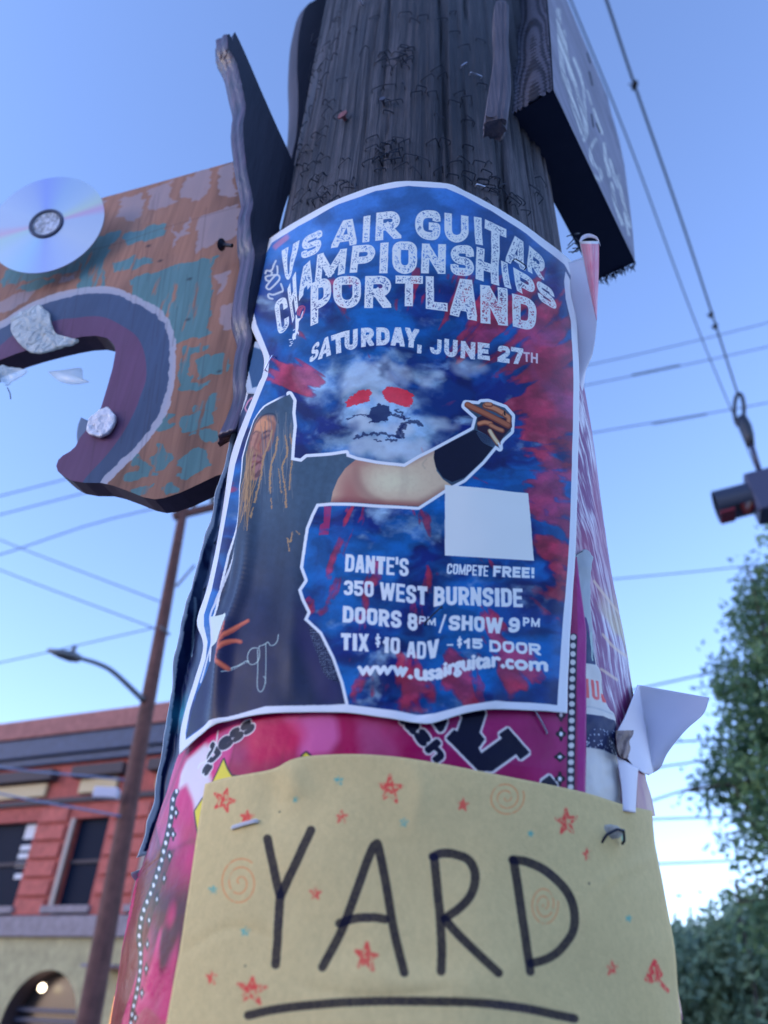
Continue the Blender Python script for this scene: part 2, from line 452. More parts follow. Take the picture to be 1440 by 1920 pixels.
def paper(name, img, rough=.4, bump=.3, bscale=60, spec=.5, fiber=.0, coat=0.0, wr=(1, 1, 1)):
    m_, t, b = nmat(name); L = t.links
    tx = t.nodes.new('ShaderNodeTexImage'); tx.image = img; tx.interpolation = 'Cubic'; tx.extension = 'EXTEND'
    L.new(tx.outputs[0], b.inputs['Base Color']); b.inputs['Specular IOR Level'].default_value = spec; b.inputs['IOR'].default_value = 1.38
    tc = t.nodes.new('ShaderNodeTexCoord'); mp = t.nodes.new('ShaderNodeMapping'); mp.inputs['Scale'].default_value = wr
    L.new(tc.outputs['Object'], mp.inputs[0])
    n = t.nodes.new('ShaderNodeTexNoise'); n.inputs['Scale'].default_value = bscale; n.inputs['Detail'].default_value = 3; L.new(mp.outputs[0], n.inputs['Vector'])
    f = t.nodes.new('ShaderNodeTexNoise'); f.inputs['Scale'].default_value = 900; f.inputs['Detail'].default_value = 2; L.new(tc.outputs['Object'], f.inputs['Vector'])
    b1 = t.nodes.new('ShaderNodeBump'); b1.inputs['Strength'].default_value = bump; b1.inputs['Distance'].default_value = .0012; L.new(n.outputs[0], b1.inputs['Height'])
    b2 = t.nodes.new('ShaderNodeBump'); b2.inputs['Strength'].default_value = fiber; b2.inputs['Distance'].default_value = .0002; L.new(f.outputs[0], b2.inputs['Height']); L.new(b1.outputs[0], b2.inputs['Normal'])
    L.new(b2.outputs[0], b.inputs['Normal'])
    rr = t.nodes.new('ShaderNodeMapRange'); rr.inputs['To Min'].default_value = rough * .8; rr.inputs['To Max'].default_value = rough * 1.2; L.new(n.outputs[0], rr.inputs['Value']); L.new(rr.outputs[0], b.inputs['Roughness'])
    if coat: b.inputs['Coat Weight'].default_value = coat; b.inputs['Coat Roughness'].default_value = .15
    return m_
def wood(name, c_dark, c_light, grain=(90, 90, 5), rough=.75, bump=.8, spec=.4, crack=True, bd=.003):
    m_, t, b = nmat(name); L = t.links
    tc = t.nodes.new('ShaderNodeTexCoord'); mp = t.nodes.new('ShaderNodeMapping'); mp.inputs['Scale'].default_value = grain; L.new(tc.outputs['Object'], mp.inputs[0])
    n = t.nodes.new('ShaderNodeTexNoise'); n.inputs['Scale'].default_value = 1; n.inputs['Detail'].default_value = 8; n.inputs['Roughness'].default_value = .65; L.new(mp.outputs[0], n.inputs['Vector'])
    n2 = t.nodes.new('ShaderNodeTexNoise'); n2.inputs['Scale'].default_value = 9; n2.inputs['Detail'].default_value = 4; L.new(tc.outputs['Object'], n2.inputs['Vector'])
    mx = t.nodes.new('ShaderNodeMath'); mx.operation = 'MULTIPLY_ADD'; mx.inputs[1].default_value = .55; L.new(n2.outputs[0], mx.inputs[0])
    ml = t.nodes.new('ShaderNodeMath'); ml.operation = 'MULTIPLY'; ml.inputs[1].default_value = .5; L.new(n.outputs[0], ml.inputs[0]); L.new(ml.outputs[0], mx.inputs[2])
    r = t.nodes.new('ShaderNodeValToRGB'); r.color_ramp.elements[0].position = .34; r.color_ramp.elements[1].position = .68
    r.color_ramp.elements[0].color = list(c_dark) + [1]; r.color_ramp.elements[1].color = list(c_light) + [1]; L.new(mx.outputs[0], r.inputs[0])
    L.new(r.outputs[0], b.inputs['Base Color']); b.inputs['Roughness'].default_value = rough; b.inputs['Specular IOR Level'].default_value = spec
    bp = t.nodes.new('ShaderNodeBump'); bp.inputs['Strength'].default_value = bump; bp.inputs['Distance'].default_value = bd; L.new(n.outputs[0], bp.inputs['Height']); L.new(bp.outputs[0], b.inputs['Normal'])
    return m_
# ================================================================== SETTING
Zv = np.array([0, 0, 1.]); Xv = np.array([1., 0, 0]); Yv = np.array([0, 1., 0])
m_asph = simple('asphalt', (.05, .05, .052), .9, nscale=40, bump=.3)
m_conc = simple('concrete', (.28, .28, .27), .9, nscale=20, bump=.3)
m_soil = simple('grassy_soil', (.06, .08, .04), 1, nscale=3)
tag(mesh('ground', [(-500, -500, -.02), (500, -500, -.02), (500, 700, -.02), (-500, 700, -.02)], [(0, 1, 2, 3)], m_soil), kind='structure')
tag(mesh('road', [(-200, 2.2, 0), (200, 2.2, 0), (200, 13.5, 0), (-200, 13.5, 0)], [(0, 1, 2, 3)], m_asph), kind='structure')
tag(box('pavement', (0, -5.0, .065), (Xv, Yv, Zv), (60, 7.0, .065), m_conc, bev=.01), kind='structure')
tag(box('kerb', (0, 2.08, .06), (Xv, Yv, Zv), (60, .075, .075), m_conc, bev=.01), kind='structure')
tag(box('far_pavement', (0, 16.5, .06), (Xv, Yv, Zv), (60, 2.9, .06), m_conc, bev=.01), kind='structure')
m_line = simple('road_paint', (.7, .68, .6), .7)
tag(mesh('centre_line', [(-60, 7.7, .004), (60, 7.7, .004), (60, 7.82, .004), (-60, 7.82, .004)], [(0, 1, 2, 3)], m_line), kind='structure')

# ---- red masonry building across the street
BP = Plane(at_hdist((125, 1600), 22), -65)
def uzr(x0, y0, x1, y1):
    a, b = BP.uz([(x0, y0), (x1, y1)]); return min(a[0], b[0]), max(a[0], b[0]), min(a[1], b[1]), max(a[1], b[1])
def zpx(x, y): return BP.uz([(x, y)])[0][1]
def upx(x, y): return BP.uz([(x, y)])[0][0]
AX = (BP.U, BP.n, Zv)
def bbox(name, u0, u1, z0, z1, d0, d1, mat, parent, bev=0):
    c = BP.P * [1, 1, 0] + BP.U * (u0 + u1) / 2 + BP.n * (d0 + d1) / 2 + Zv * (z0 + z1) / 2
    return box(name, c, AX, (abs(u1 - u0) / 2, abs(d1 - d0) / 2, abs(z1 - z0) / 2), mat, parent, bev)
BP.P[2] = 0
m_red = simple('red_painted_brick', (.38, .08, .065), .8, nscale=6, bump=.4, namp=.3)
m_red2 = simple('red_course', (.46, .11, .09), .8, nscale=5, bump=.4, namp=.25)
m_cop = simple('coping_brown', (.33, .13, .12), .8, nscale=5)
m_navy = simple('dark_blue_cornice', (.035, .055, .12), .6, nscale=5)
m_grey = simple('lilac_grey_stone', (.27, .22, .24), .8, nscale=5, bump=.3)
m_cream = simple('cream_stucco', (.40, .34, .19), .85, nscale=4, bump=.2)
m_dkgl = simple('dark_window_glass', (.006, .012, .03), .5, spec=.05)
m_trim = simple('pale_trim', (.36, .30, .27), .7)
m_dtrim = simple('dark_moulding', (.05, .035, .045), .7)
m_cpan = simple('cream_panel', (.55, .42, .25), .7)
B = empty('corner_building', tuple(BP.P)); tag(B, 'red painted masonry corner building with dark blue cornice above cream ground floor', 'building')
uR = upx(560, 1500); uL = upx(-700, 1500)
zt = zpx(0, 1366); zc = zpx(0, 1399); zc2 = zpx(0, 1432); zs0, zs1 = zpx(60, 1757), zpx(60, 1718)
wz0, wz1 = zpx(130, 1699), zpx(150, 1534)
wuR, wuL = upx(180, 1640), upx(116, 1640)        # u grows to the left
suR, suL = upx(42, 1640), upx(-60, 1640)
ruR, ruL = upx(330, 1640), upx(268, 1640)
# red upper wall pieces round the openings (butted)
segs = [(uR, ruR), (ruL, wuR), (wuL, suR), (suL, uL)]
for a, b in segs: bbox('wall', a, b, zs1, wz1, -.35, 0, m_red, B)
bbox('wall', uR, uL, wz1, zc2, -.35, 0, m_red, B)
bbox('rear_wall', uR, uL, 0, zc2, -9.4, -9, m_red, B)
bbox('side_wall', uR, uR + .35, 0, zc2, -9, -.35, m_red, B)
bbox('side_wall', uL - .35, uL, 0, zc2, -9, -.35, m_red, B)
bbox('roof', uR, uL, zc2, zc2 + .2, -9.4, -.05, m_dtrim, B)
bbox('cornice', uR, uL, zc2, zc, -.03, .28, m_navy, B, .03)
bbox('cornice_moulding', uR, uL, zc2 - .22, zc2 - .003, 0, .16, m_navy, B, .03)
bbox('parapet_coping', uR, uL, zc + .003, zt, -.3, .36, m_cop, B, .03)
bbox('sill_band', uR, uL, zs0, zs1, -.35, .14, m_grey, B, .02)
bbox('string_course', uR, uL, zpx(60, 1512), zpx(60, 1502), 0, .10, m_dtrim, B, .01)
# horizontal masonry courses on the piers between windows
nrow = 6; rh = (wz1 - wz0 + .12) / nrow
for a, b in [(wuL + .28, suR - .1), (ruL + .15, wuR - .12), (uR + .1, ruR - .15)]:
    for k in range(nrow):
        z0 = zs1 + .02 + k * (zpx(60, 1512) - zs1 - .05) / nrow; z1 = z0 + (zpx(60, 1512) - zs1 - .05) / nrow - .085
        bbox('masonry_course', a, b, z0, z1, 0, .07, m_red2, B, .02)
m_wletter = simple('white_window_lettering', (.6, .6, .65), .6)
for k, (a, b) in enumerate([(wuR, wuL), (suR, suL), (ruR, ruL)]):
    w_ = bbox('window', a, b, wz0, wz1, -.22, -.18, m_dkgl, B)
    bbox('window_rail', a, b, (wz0 + wz1) / 2 - .04, (wz0 + wz1) / 2 + .04, -.18, -.12, m_dtrim, w_)
    bbox('window_trim', b, b + .14 + 0 * k, wz0, wz1, -.1, .05, m_trim, w_, .01)
    bbox('window_sill', a - .15, b + .25, wz0 - .16, wz0, -.1, .17, m_grey, w_, .01)
    bbox('hood_moulding', a - .3, b + .35, zpx(150, 1462), zpx(150, 1442), 0, .30, m_dtrim, B, .02)
    bbox('hood_panel', a - .05, b + .1, zpx(150, 1490), zpx(150, 1465), 0, .12, m_cpan, B, .02)
# window advert, only blurred white shapes readable
for (y0, y1, w0, w1) in [(1545, 1572, 0, 1), (1583, 1593, .1, 1), (1598, 1608, .1, 1), (1614, 1624, .2, 1), (1636, 1646, .4, .8)]:
    a, b, c, d = suR + .04, suR + .5, zpx(20, y1), zpx(20, y0)
    bbox('window_decal', a + .1 * w0, a + .1 + .4 * w1, c, d, -.179, -.17, m_wletter, B, .01)
bbox('blue_neon', suR + .0, suR + .14, zpx(5, 1670), zpx(5, 1655), -.17, -.15, simple('blue_decal', (.02, .05, .6), .4), B, .02)
# cream ground floor with an arched opening
cu, cz = upx(74, 1900), zpx(74, 1928); R_ = zpx(74, 1818) - cz
n = 28; V = []; Fs = []
u0, u1 = uR, uL
def wp(u, z, d=0): return BP.P + BP.U * u + BP.n * d + Zv * z
for k in range(n + 1):
    t = math.pi * k / n; V.append(wp(cu + R_ * math.cos(t), cz + R_ * math.sin(t)))
for k in range(n + 1):
    t = math.pi * k / n; V.append(wp(cu + R_ * math.cos(t), zs0))
for k in range(n): Fs.append((k, k + 1, n + 2 + k, n + 1 + k))
k0 = len(V); V += [wp(u0, .12), wp(cu - R_, .12), wp(cu - R_, zs0), wp(u0, zs0), wp(cu + R_, .12), wp(u1, .12), wp(u1, zs0), wp(cu + R_, zs0)]
Fs += [(k0, k0 + 1, k0 + 2, k0 + 3), (k0 + 4, k0 + 5, k0 + 6, k0 + 7)]
k1 = len(V)
for k in range(n + 1):
    t = math.pi * k / n; V.append(wp(cu + R_ * math.cos(t), cz + R_ * math.sin(t), -.45))
mesh('ground_floor_wall', V[:k1], Fs, m_cream, B)
mesh('arch_reveal', V[:n + 1] + V[k1:], [(k, k + 1, n + 2 + k, n + 1 + k) for k in range(n)], m_dtrim, B)
V = [wp(cu, cz, -.46)] + [wp(cu + R_ * math.cos(math.pi * k / n), cz + R_ * math.sin(math.pi * k / n), -.46) for k in range(n + 1)] + [wp(cu - R_, .12, -.46), wp(cu + R_, .12, -.46)]
mesh('arch_glass', V, [(0, k + 1, k + 2) for k in range(n)] + [(1, 0, n + 1, n + 2, n + 3)], simple('brownish_dark_glass', (.02, .017, .02), .25), B)
m_bar = simple('window_bar', (.05, .05, .085), .5)
for y in (1892, 1912): bbox('arch_transom', cu - R_ + .05, cu + R_ - .05, zpx(74, y) - .06, zpx(74, y) + .03, -.455, -.33, m_bar, B)
def emis(name, col, st):
    m_, t, b = nmat(name); b.inputs['Base Color'].default_value = (0, 0, 0, 1); b.inputs['Emission Color'].default_value = list(col) + [1]; b.inputs['Emission Strength'].default_value = st; return m_
def sphere(name, c, r, mat, parent=None, sc=(1, 1, 1), n=16):
    bm = bmesh.new(); bmesh.ops.create_uvsphere(bm, u_segments=n, v_segments=n // 2, radius=1)
    V = [np.array(c) + np.array(v.co) * r * np.array(sc) for v in bm.verts]; Fs = [[v.index for v in f.verts] for f in bm.faces]; bm.free()
    return mesh(name, V, Fs, mat, parent, smooth=True)
L1 = sphere('arch_lamp', wp(upx(67, 1851), zpx(67, 1851), -.2), .085, emis('lit_bulb', (1, .8, .55), 3.5)); tag(L1, 'small glowing round bulb in the arched ground floor opening', 'lamp')
bbox('doorway_canopy', upx(262, 1818), upx(203, 1815), zpx(215, 1819), zpx(215, 1813), 0, .9, m_grey, B, .01)
bbox('lit_doorway', upx(275, 1900), upx(214, 1890), .3, zpx(225, 1868), .01, .03, emis('warm_lit_window', (1, .42, .13), .55), B)

# ---- timber street pole in front of the building, with crossarm, lamp arm and wires
m_bwood = wood('brown_pole_wood', (.07, .028, .025), (.16, .065, .055), (20, 20, 1.5))
m_met = simple('grey_metal', (.16, .17, .19), .45, .6)
m_dark = simple('black_hardware', (.012, .018, .035), .5)
pb = at_hdist((168, 1905), 11); pt_ = at_hdist((347, 940), 11.2)
d_ = (pt_ - pb); d_ /= d_[2]; base = pb - d_ * pb[2]; top = pt_ + d_ * .5
SP = empty('street_pole', tuple(base)); tag(SP, 'brown timber utility pole standing in front of the red building', 'utility pole')
tube('pole_shaft', [base + (top - base) * t for t in np.linspace(0, 1, 8)], np.linspace(.155, .072, 8), m_bwood, SP, 16)
ca = at_hdist((325, 967), 11.15); cb = at_hdist((420, 944), 11.15); dr = (cb - ca) / np.linalg.norm(cb - ca)
nn = np.cross(dr, Zv); nn /= np.linalg.norm(nn)
box('crossarm', (ca + cb) / 2 - nn * .03, (dr, nn, np.cross(nn, dr)), (np.linalg.norm(cb - ca) / 2, .05, .06), m_bwood, SP, .01)
for t in (.0, .35, .75, 1.0):
    c = ca + (cb - ca) * (.04 + .92 * t); tube('insulator', [c + Zv * z for z in (.05, .12, .13, .2, .21, .26)], [.02, .02, .05, .045, .03, .02], m_met, SP, 10)
for q0, q1 in [((330, 1100), (365, 1060)), ((318, 1190), (300, 1175))]:
    tube('wire_bracket', [at_hdist(q0, 11), at_hdist(q1, 10.9)], .02, m_met, SP)
box('transformer_lamp', at_hdist((200, 1488), 10.9), (at_hdist((220, 1500), 10.9) - at_hdist((180, 1478), 10.9),) * 0 + (Xv, Yv, Zv), (.16, .08, .07), simple('pale_box', (.55, .5, .6), .5), SP, .02)
arm = curve([at_hdist(q, h) for q, h in [((268, 1312), 11.0), ((215, 1262), 10.9), ((185, 1245), 10.8), ((150, 1234), 10.7)]], 20)
SL = empty('street_lamp', tuple(arm[0])); tag(SL, 'flat cobra head street lamp on a curved arm from the brown pole', 'street lamp')
tube('lamp_arm', arm, np.linspace(.045, .03, 20), m_met, SL)
hc = at_hdist((134, 1231), 10.65); he = at_hdist((106, 1222), 10.65); hd = (he - hc) / np.linalg.norm(he - hc)
hn = np.cross(hd, Zv); hn /= np.linalg.norm(hn)
V, Fs = tube_vf([arm[-1] - hd * -.0, hc + hd * -.1, hc, hc + hd * .15, hc + hd * .33], [.03, .08, .11, .09, .03], 12)
V = [hc + (v - hc) - Zv * ((v - hc) @ Zv) * .35 for v in np.array(V)]
mesh('lamp_head', V, Fs, m_met, SL, smooth=True)
tube('photocell', [hc + Zv * .05, hc + Zv * .16], .035, m_met, SL)

def wire(pts, r, label, group='overhead wires', name='overhead_wire', mat=None, ext=0, cat='wire'):
    P = curve(pts, 40)
    if ext: P = np.vstack([P[0] + (P[0] - P[3]) / np.linalg.norm(P[0] - P[3]) * ext, P, P[-1] + (P[-1] - P[-4]) / np.linalg.norm(P[-1] - P[-4]) * ext])
    o = tube(name, P, r, mat or m_dark, None, 6); tag(o, label, cat, group); return o
WP = Plane((0, 14, 0), 90)
m_wire = simple('wire_jacket', (.10, .15, .28), .6)
for pts, lb in [([(-300, 1005), (0, 930), (560, 790), (1110, 683), (1440, 605), (1750, 520)], 'uppermost thin wire crossing the sky behind the pole'),
                ([(-300, 1045), (0, 965), (560, 826), (1110, 720), (1440, 650), (1750, 575)], 'middle crossing wire with a splice wrap right of the pole'),
                ([(-300, 1128), (0, 1040), (330, 945), (1120, 810), (1440, 755), (1750, 690)], 'lowest of the three crossing wires, with a splice wrap nearer the traffic signal')]:
    wire(WP.hit(pts), .017, lb, mat=m_wire, ext=30)
m_spl = simple('splice_wrap', (.02, .035, .03), .7)
for q0, q1 in [((1185, 704), (1275, 685)), ((1225, 795), (1325, 777))]:
    a, b = WP.hit([q0, q1]); P = []
    for t in np.linspace(0, 1, 90): P.append(a * (1 - t) + b * t + .035 * np.array([0, math.cos(t * 75), math.sin(t * 75)]))
    tag(tube('wire_splice', P, .016, m_spl, None, 5), 'dark spiral splice wrapped on the %s wire' % ('middle crossing' if q0[0] == 1185 else 'lowest crossing'), 'wire splice', 'wire splices')
pole_at = lambda x, y: at_hdist((x, y), 11.0)
for a, b, lb in [((-260, 902), (300, 1128), 'steeper wire falling from upper left to the brown pole'), ((-260, 960), (290, 1178), 'lower wire falling from the left to the brown pole below the steeper one'),
             ((-300, 1300), (290, 1177), 'faint wire rising from the left edge to the brown pole')]:
    p0, p1 = at_hdist(a, 15), pole_at(*b); wire([p0, (p0 + p1) / 2 - Zv * .05, p1], .010, lb, mat=m_wire)
for a, b, lb in [((-200, 1395), (232, 1462), 'slack wire in front of the blue cornice'), ((-200, 1425), (225, 1530), 'slack wire crossing the red wall above the window')]:
    p0, p1 = at_hdist(a, 16), at_hdist(b, 10.8); wire([p0, (p0 + p1) / 2 - Zv * .1, p1], .015, lb, mat=m_wire)
WP2 = Plane((0, 30, 0), 90)
for k, pts in enumerate([[(1100, 1090), (1300, 1072), (1600, 1040)], [(1180, 1295), (1330, 1262), (1600, 1200)], [(1190, 1396), (1330, 1387), (1600, 1370)], [(1190, 1445), (1340, 1424), (1600, 1395)],
              [(1150, 1525), (1340, 1465), (1600, 1400)], [(1180, 1538), (1320, 1533), (1600, 1528)], [(1180, 1622), (1390, 1613), (1600, 1600)]]):
    lab = ['faint distant wire level with the traffic signal foot', 'distant wire just above the white torn flap', 'distant wire right of the white flap, upper of two', 'distant wire right of the white flap, lower of two',
           'distant wire slanting up beside the yellow sheet corner', 'distant level wire beside the yellow sheet corner', 'lowest faint wire right of the yellow sheet'][k]
    wire(WP2.hit(pts), .04 if k else .03, lab, 'distant wires at right', 'distant_wire', m_wire, ext=10)

# ---- span cables and the signal hanging at the right
HZ = Hor(8.2)
c1 = HZ.hit([(1020, -130), (1070, 0), (1180, 270), (1310, 620), (1418, 880)]); c2 = HZ.hit([(1090, -130), (1137, 0), (1190, 160), (1290, 450), (1383, 738)])
wire(c1, .007, 'thin left span cable running down to the traffic signal', 'span cables', 'span_cable', m_dark)
w2 = wire(c2, .011, 'thicker right span cable with knots above the traffic signal', 'span cables', 'span_cable', m_dark)
for q in ((1190, 160), (1341, 612), (1333, 590)):
    c = HZ.hit([q])[0]; sphere('cable_knot', c, .028, m_dark, w2, (1, 1.6, .8), 10); tube('cable_tail', [c, c + np.array([-.06, -.02, -.03])], .006, m_dark, w2)
sg = at_hdist((1387, 742), float(np.hypot(*(c2[-1] - CAM)[:2]))); TS = empty('traffic_signal', tuple(sg)); tag(TS, 'dark hanging traffic signal with painted red glow under its hood at the right edge', 'traffic signal')
h0 = float(np.hypot(*(sg - CAM)[:2])); k = h0 / 9.0
def sp(x, y): return at_hdist((x, y), h0)
zt_ = sp(1387, 742)
loop = [sp(1383 + 9 * math.cos(t) + 3, 768 + 30 * math.sin(t)) for t in np.linspace(0, 2 * math.pi, 24)]
tube('hanger_loop', loop, .028 * k, m_dark, TS)
tube('hanger_strain', [sp(1391, 782), sp(1397, 800), sp(1404, 818), sp(1408, 836)], [.06 * k, .085 * k, .07 * k, .05 * k], m_dark, TS, 10)
tube('hanger_rod', [sp(1406, 825), sp(1424, 884)], .035 * k, simple('signal_grey_blue', (.03, .035, .08), .5), TS, 10)
m_sig = simple('signal_body', (.012, .02, .05), .5)
hc = sp(1437, 930); vx = np.array([-.90, .40, -.10]); vx /= np.linalg.norm(vx)   # hood points left
vy = np.cross(Zv, vx); vy /= np.linalg.norm(vy); vz = np.cross(vx, vy)
box('housing', hc, (vx, vy, vz), (.19 * k, .2 * k, .30 * k), simple('signal_housing', (.03, .035, .09), .45), TS, .03 * k)
tube('housing_cap', [hc + vz * .28 * k, hc + vz * .38 * k], [.16 * k, .05 * k], m_sig, TS, 12)
# tunnel hood, open below
V = []; Fs = []; n_ = 22; HR = .215 * k; fo = hc + vx * .19 * k + vz * .02 * k
for j, (L_, rr) in enumerate([(0, HR), (.42 * k, HR * 1.02), (.42 * k, HR * .95), (0, HR * .93)]):
    for i in range(n_ + 1):
        t = math.radians(-40 + 260 * i / n_); V.append(fo + vx * (L_ * (1 if j in (0, 3) or True else 1)) + vy * rr * math.cos(t) + vz * rr * math.sin(t))
for j in range(3):
    for i in range(n_): a = j * (n_ + 1) + i; Fs.append((a, a + 1, a + n_ + 2, a + n_ + 1))
mesh('hood', V, Fs, m_sig, TS, smooth=False)
sphere('red_lens', fo + vx * .02, HR * .9, simple('dark_red_lens', (.12, .006, .01), .3), TS, (.3, 1, 1))
V = [fo + vx * .28 * k - vz * HR * .86 + vy * .14 * k, fo + vx * .42 * k - vz * HR * .86 + vy * .14 * k, fo + vx * .42 * k - vz * HR * .86 - vy * .14 * k, fo + vx * .28 * k - vz * HR * .86 - vy * .14 * k]
bm_ = box('hood_red_glow', fo + vx * .33 * k - vz * HR * .80, (vx, vy, vz), (.09 * k, .15 * k, .006), simple('painted_red_glow', (.28, .02, .05), .5), TS)  # red plate stands in for the lens glow inside the hood

# ---- trees
def leafmat(name, c1_, c2_):
    m_, t, b = nmat(name); L = t.links
    g = t.nodes.new('ShaderNodeNewGeometry'); n_ = t.nodes.new('ShaderNodeTexNoise'); n_.inputs['Scale'].default_value = .9; L.new(g.outputs['Position'], n_.inputs['Vector'])
    r = t.nodes.new('ShaderNodeValToRGB'); r.color_ramp.elements[0].position = .35; r.color_ramp.elements[1].position = .65
    r.color_ramp.elements[0].color = list(c1_) + [1]; r.color_ramp.elements[1].color = list(c2_) + [1]; L.new(n_.outputs[0], r.inputs[0]); L.new(r.outputs[0], b.inputs['Base Color'])
    b.inputs['Roughness'].default_value = .65
    tr = t.nodes.new('ShaderNodeBsdfTranslucent'); L.new(r.outputs[0], tr.inputs[0]); mx = t.nodes.new('ShaderNodeMixShader'); mx.inputs[0].default_value = .3
    L.new(b.outputs[0], mx.inputs[1]); L.new(tr.outputs[0], mx.inputs[2]); L.new(mx.outputs[0], t.nodes['Material Output'].inputs[0]); return m_
def tree(name, label, base, blobs, nleaf, size, lm, bm_, group=None, trunk_r=.25, density_core=.35):
    """blobs: list of (centre xyz, radius)"""
    T = empty(name, tuple(base)); tag(T, label, 'tree', group)
    C_ = np.array([b[0] for b in blobs]); R2 = np.array([b[1] for b in blobs]); w = R2 ** 2 / (R2 ** 2).sum()
    ncl = max(40, nleaf // 52); ci = RNG.choice(len(blobs), ncl, p=w)
    d = RNG.normal(size=(ncl, 3)); d /= np.linalg.norm(d, axis=1)[:, None]; rr = R2[ci] * RNG.uniform(density_core, 1.08, ncl) ** .6
    cc = C_[ci] + d * rr[:, None] * [1, 1, .9]
    k_ = RNG.integers(0, ncl, nleaf); P = cc[k_] + RNG.normal(size=(nleaf, 3)) * size * 1.9
    a = RNG.normal(size=(nleaf, 3)); a /= np.linalg.norm(a, axis=1)[:, None]; b = np.cross(a, RNG.normal(size=(nleaf, 3))); b /= np.linalg.norm(b, axis=1)[:, None]
    s_ = size * RNG.uniform(.5, 1.1, nleaf)[:, None]
    V = np.stack([P - a * s_, P + b * s_ * .45, P + a * s_, P - b * s_ * .45], 1).reshape(-1, 3)
    Fs = np.arange(nleaf * 4).reshape(-1, 4)
    mesh('crown', V, Fs, lm, T)
    # trunk and limbs
    top_ = C_[np.argmax(C_[:, 2])]; mid = np.average(C_, axis=0, weights=R2)
    tr = curve([base, base + (mid - base) * [.3, .3, .45], mid, top_ * .7 + mid * .3], 14); parts = [tube_vf(tr, np.linspace(trunk_r, trunk_r * .2, 14), 10)]
    for i in range(len(blobs)):
        s0 = tr[RNG.integers(4, 10)]; e = C_[i]; parts.append(tube_vf(curve([s0, (s0 + e) / 2 + [0, 0, .1 * R2[i]], e + (e - s0) * .2], 8), np.linspace(trunk_r * .3, .02, 8), 6))
    v, f = join_vf(parts); mesh('trunk', v, f, bm_, T, smooth=True); return T
m_bark = simple('tree_bark', (.06, .05, .045), .9, nscale=12, bump=.5)
lm1 = leafmat('dark_green_leaves', (.04, .11, .065), (.16, .27, .11)); lm2 = leafmat('olive_leaves', (.11, .19, .14), (.28, .38, .22))
def P_(x, y, h): return at_hdist((x, y), h)
D = 19.0; sc = D / 1387 * 1.05
bl = []
for x, y, r in [(1470, 1075, 48), (1425, 1150, 42), (1412, 1215, 62), (1400, 1290, 62), (1398, 1370, 52), (1388, 1440, 50), (1322, 1478, 16), (1352, 1492, 26), (1405, 1520, 46), (1385, 1560, 26), (1425, 1590, 44), (1440, 1650, 34), (1410, 1690, 24),
                (1500, 1160, 90), (1510, 1300, 110), (1510, 1450, 110), (1530, 1600, 110), (1470, 1730, 60), (1640, 1150, 130), (1660, 1350, 150), (1680, 1560, 150), (1560, 1010, 80)]:
    bl.append((P_(x, y, D + random.uniform(-1.2, 1.2)), r * sc / math.cos(math.radians(max(0, 38 - (y - 900) / 1000 * 38)))))
b0 = P_(1580, 1900, D); b0[2] = 0
tree('street_tree', 'tall dark green street tree with ragged crown at the right edge', b0, bl, 30000, .115, lm1, m_bark, trunk_r=.3)
lm3 = leafmat('sunlit_leaves', (.35, .2, .03), (.5, .3, .05))
lo = [((1290, 1860), 62, 40, 'soft round tree beside the yellow sheet edge'), ((1365, 1880), 72, 44, 'bushy green tree in the gap at lower right'), ((1440, 1850), 88, 38, 'olive green tree below the tall street tree'), ((1215, 1880), 80, 46, 'low tree mostly behind the yellow sheet'), ((1540, 1860), 110, 42, 'wide tree beyond the right edge')]
for (x, y), r, h, lb in lo:
    s1 = h / 1387; c = P_(x, y, h); R1 = r * s1
    bs = [(c, R1)] + [(c + np.array([math.cos(t) * R1 * .8, random.uniform(-.4, .4), math.sin(t) * R1 * .75 + random.uniform(-.2, .4)]), R1 * random.uniform(.35, .5)) for t in np.linspace(-.3, 3.4, 8)] + [(c - Zv * R1 * .9, R1 * 1.0)]
    b_ = c.copy(); b_[2] = 0; tree('garden_tree', lb, b_, bs, 9000, .26, lm2, m_bark, 'trees far behind at lower right', .22, .5)
fp = P_(1418, 1905, 36); fp[2] = 0; ft = P_(1380, 1648, 36)
FP = empty('distant_pole', tuple(fp)); tag(FP, 'thin distant utility pole with crossarm between the trees at lower right', 'utility pole')
tube('pole_shaft', [fp, ft], [.10, .07], m_bark, FP, 8); 
tube('crossarm', [P_(1360, 1672, 36), P_(1398, 1688, 36)], .07, m_bark, FP, 6); tube('crossarm', [P_(1374, 1728, 36), P_(1404, 1720, 36)], .05, m_bark, FP, 6)

# ---- added unseen block behind the viewpoint, keeps low sky light off the pole
SH = empty('unseen_sky_blocker', (0, -12, 0)); tag(SH, 'added unseen low brick block behind the viewpoint that cuts low sky light', 'building')
m_sb = simple('blocker_brick', (.10, .055, .045), .85, nscale=8, bump=.4); m_sf = simple('blocker_trim', (.05, .06, .07), .5)
box('wall', (0, -16, 1.95), (Xv, Yv, Zv), (13, 4.0, 1.95), m_sb, SH)
box('cornice', (0, -11.9, 4.05), (Xv, Yv, Zv), (13.2, .35, .15), m_sf, SH, .03)
for k in range(6): box('blocker_window', (-10 + 4 * k, -11.97, 1.75), (Xv, Yv, Zv), (1.5, .04, 1.15), m_dkgl, SH)
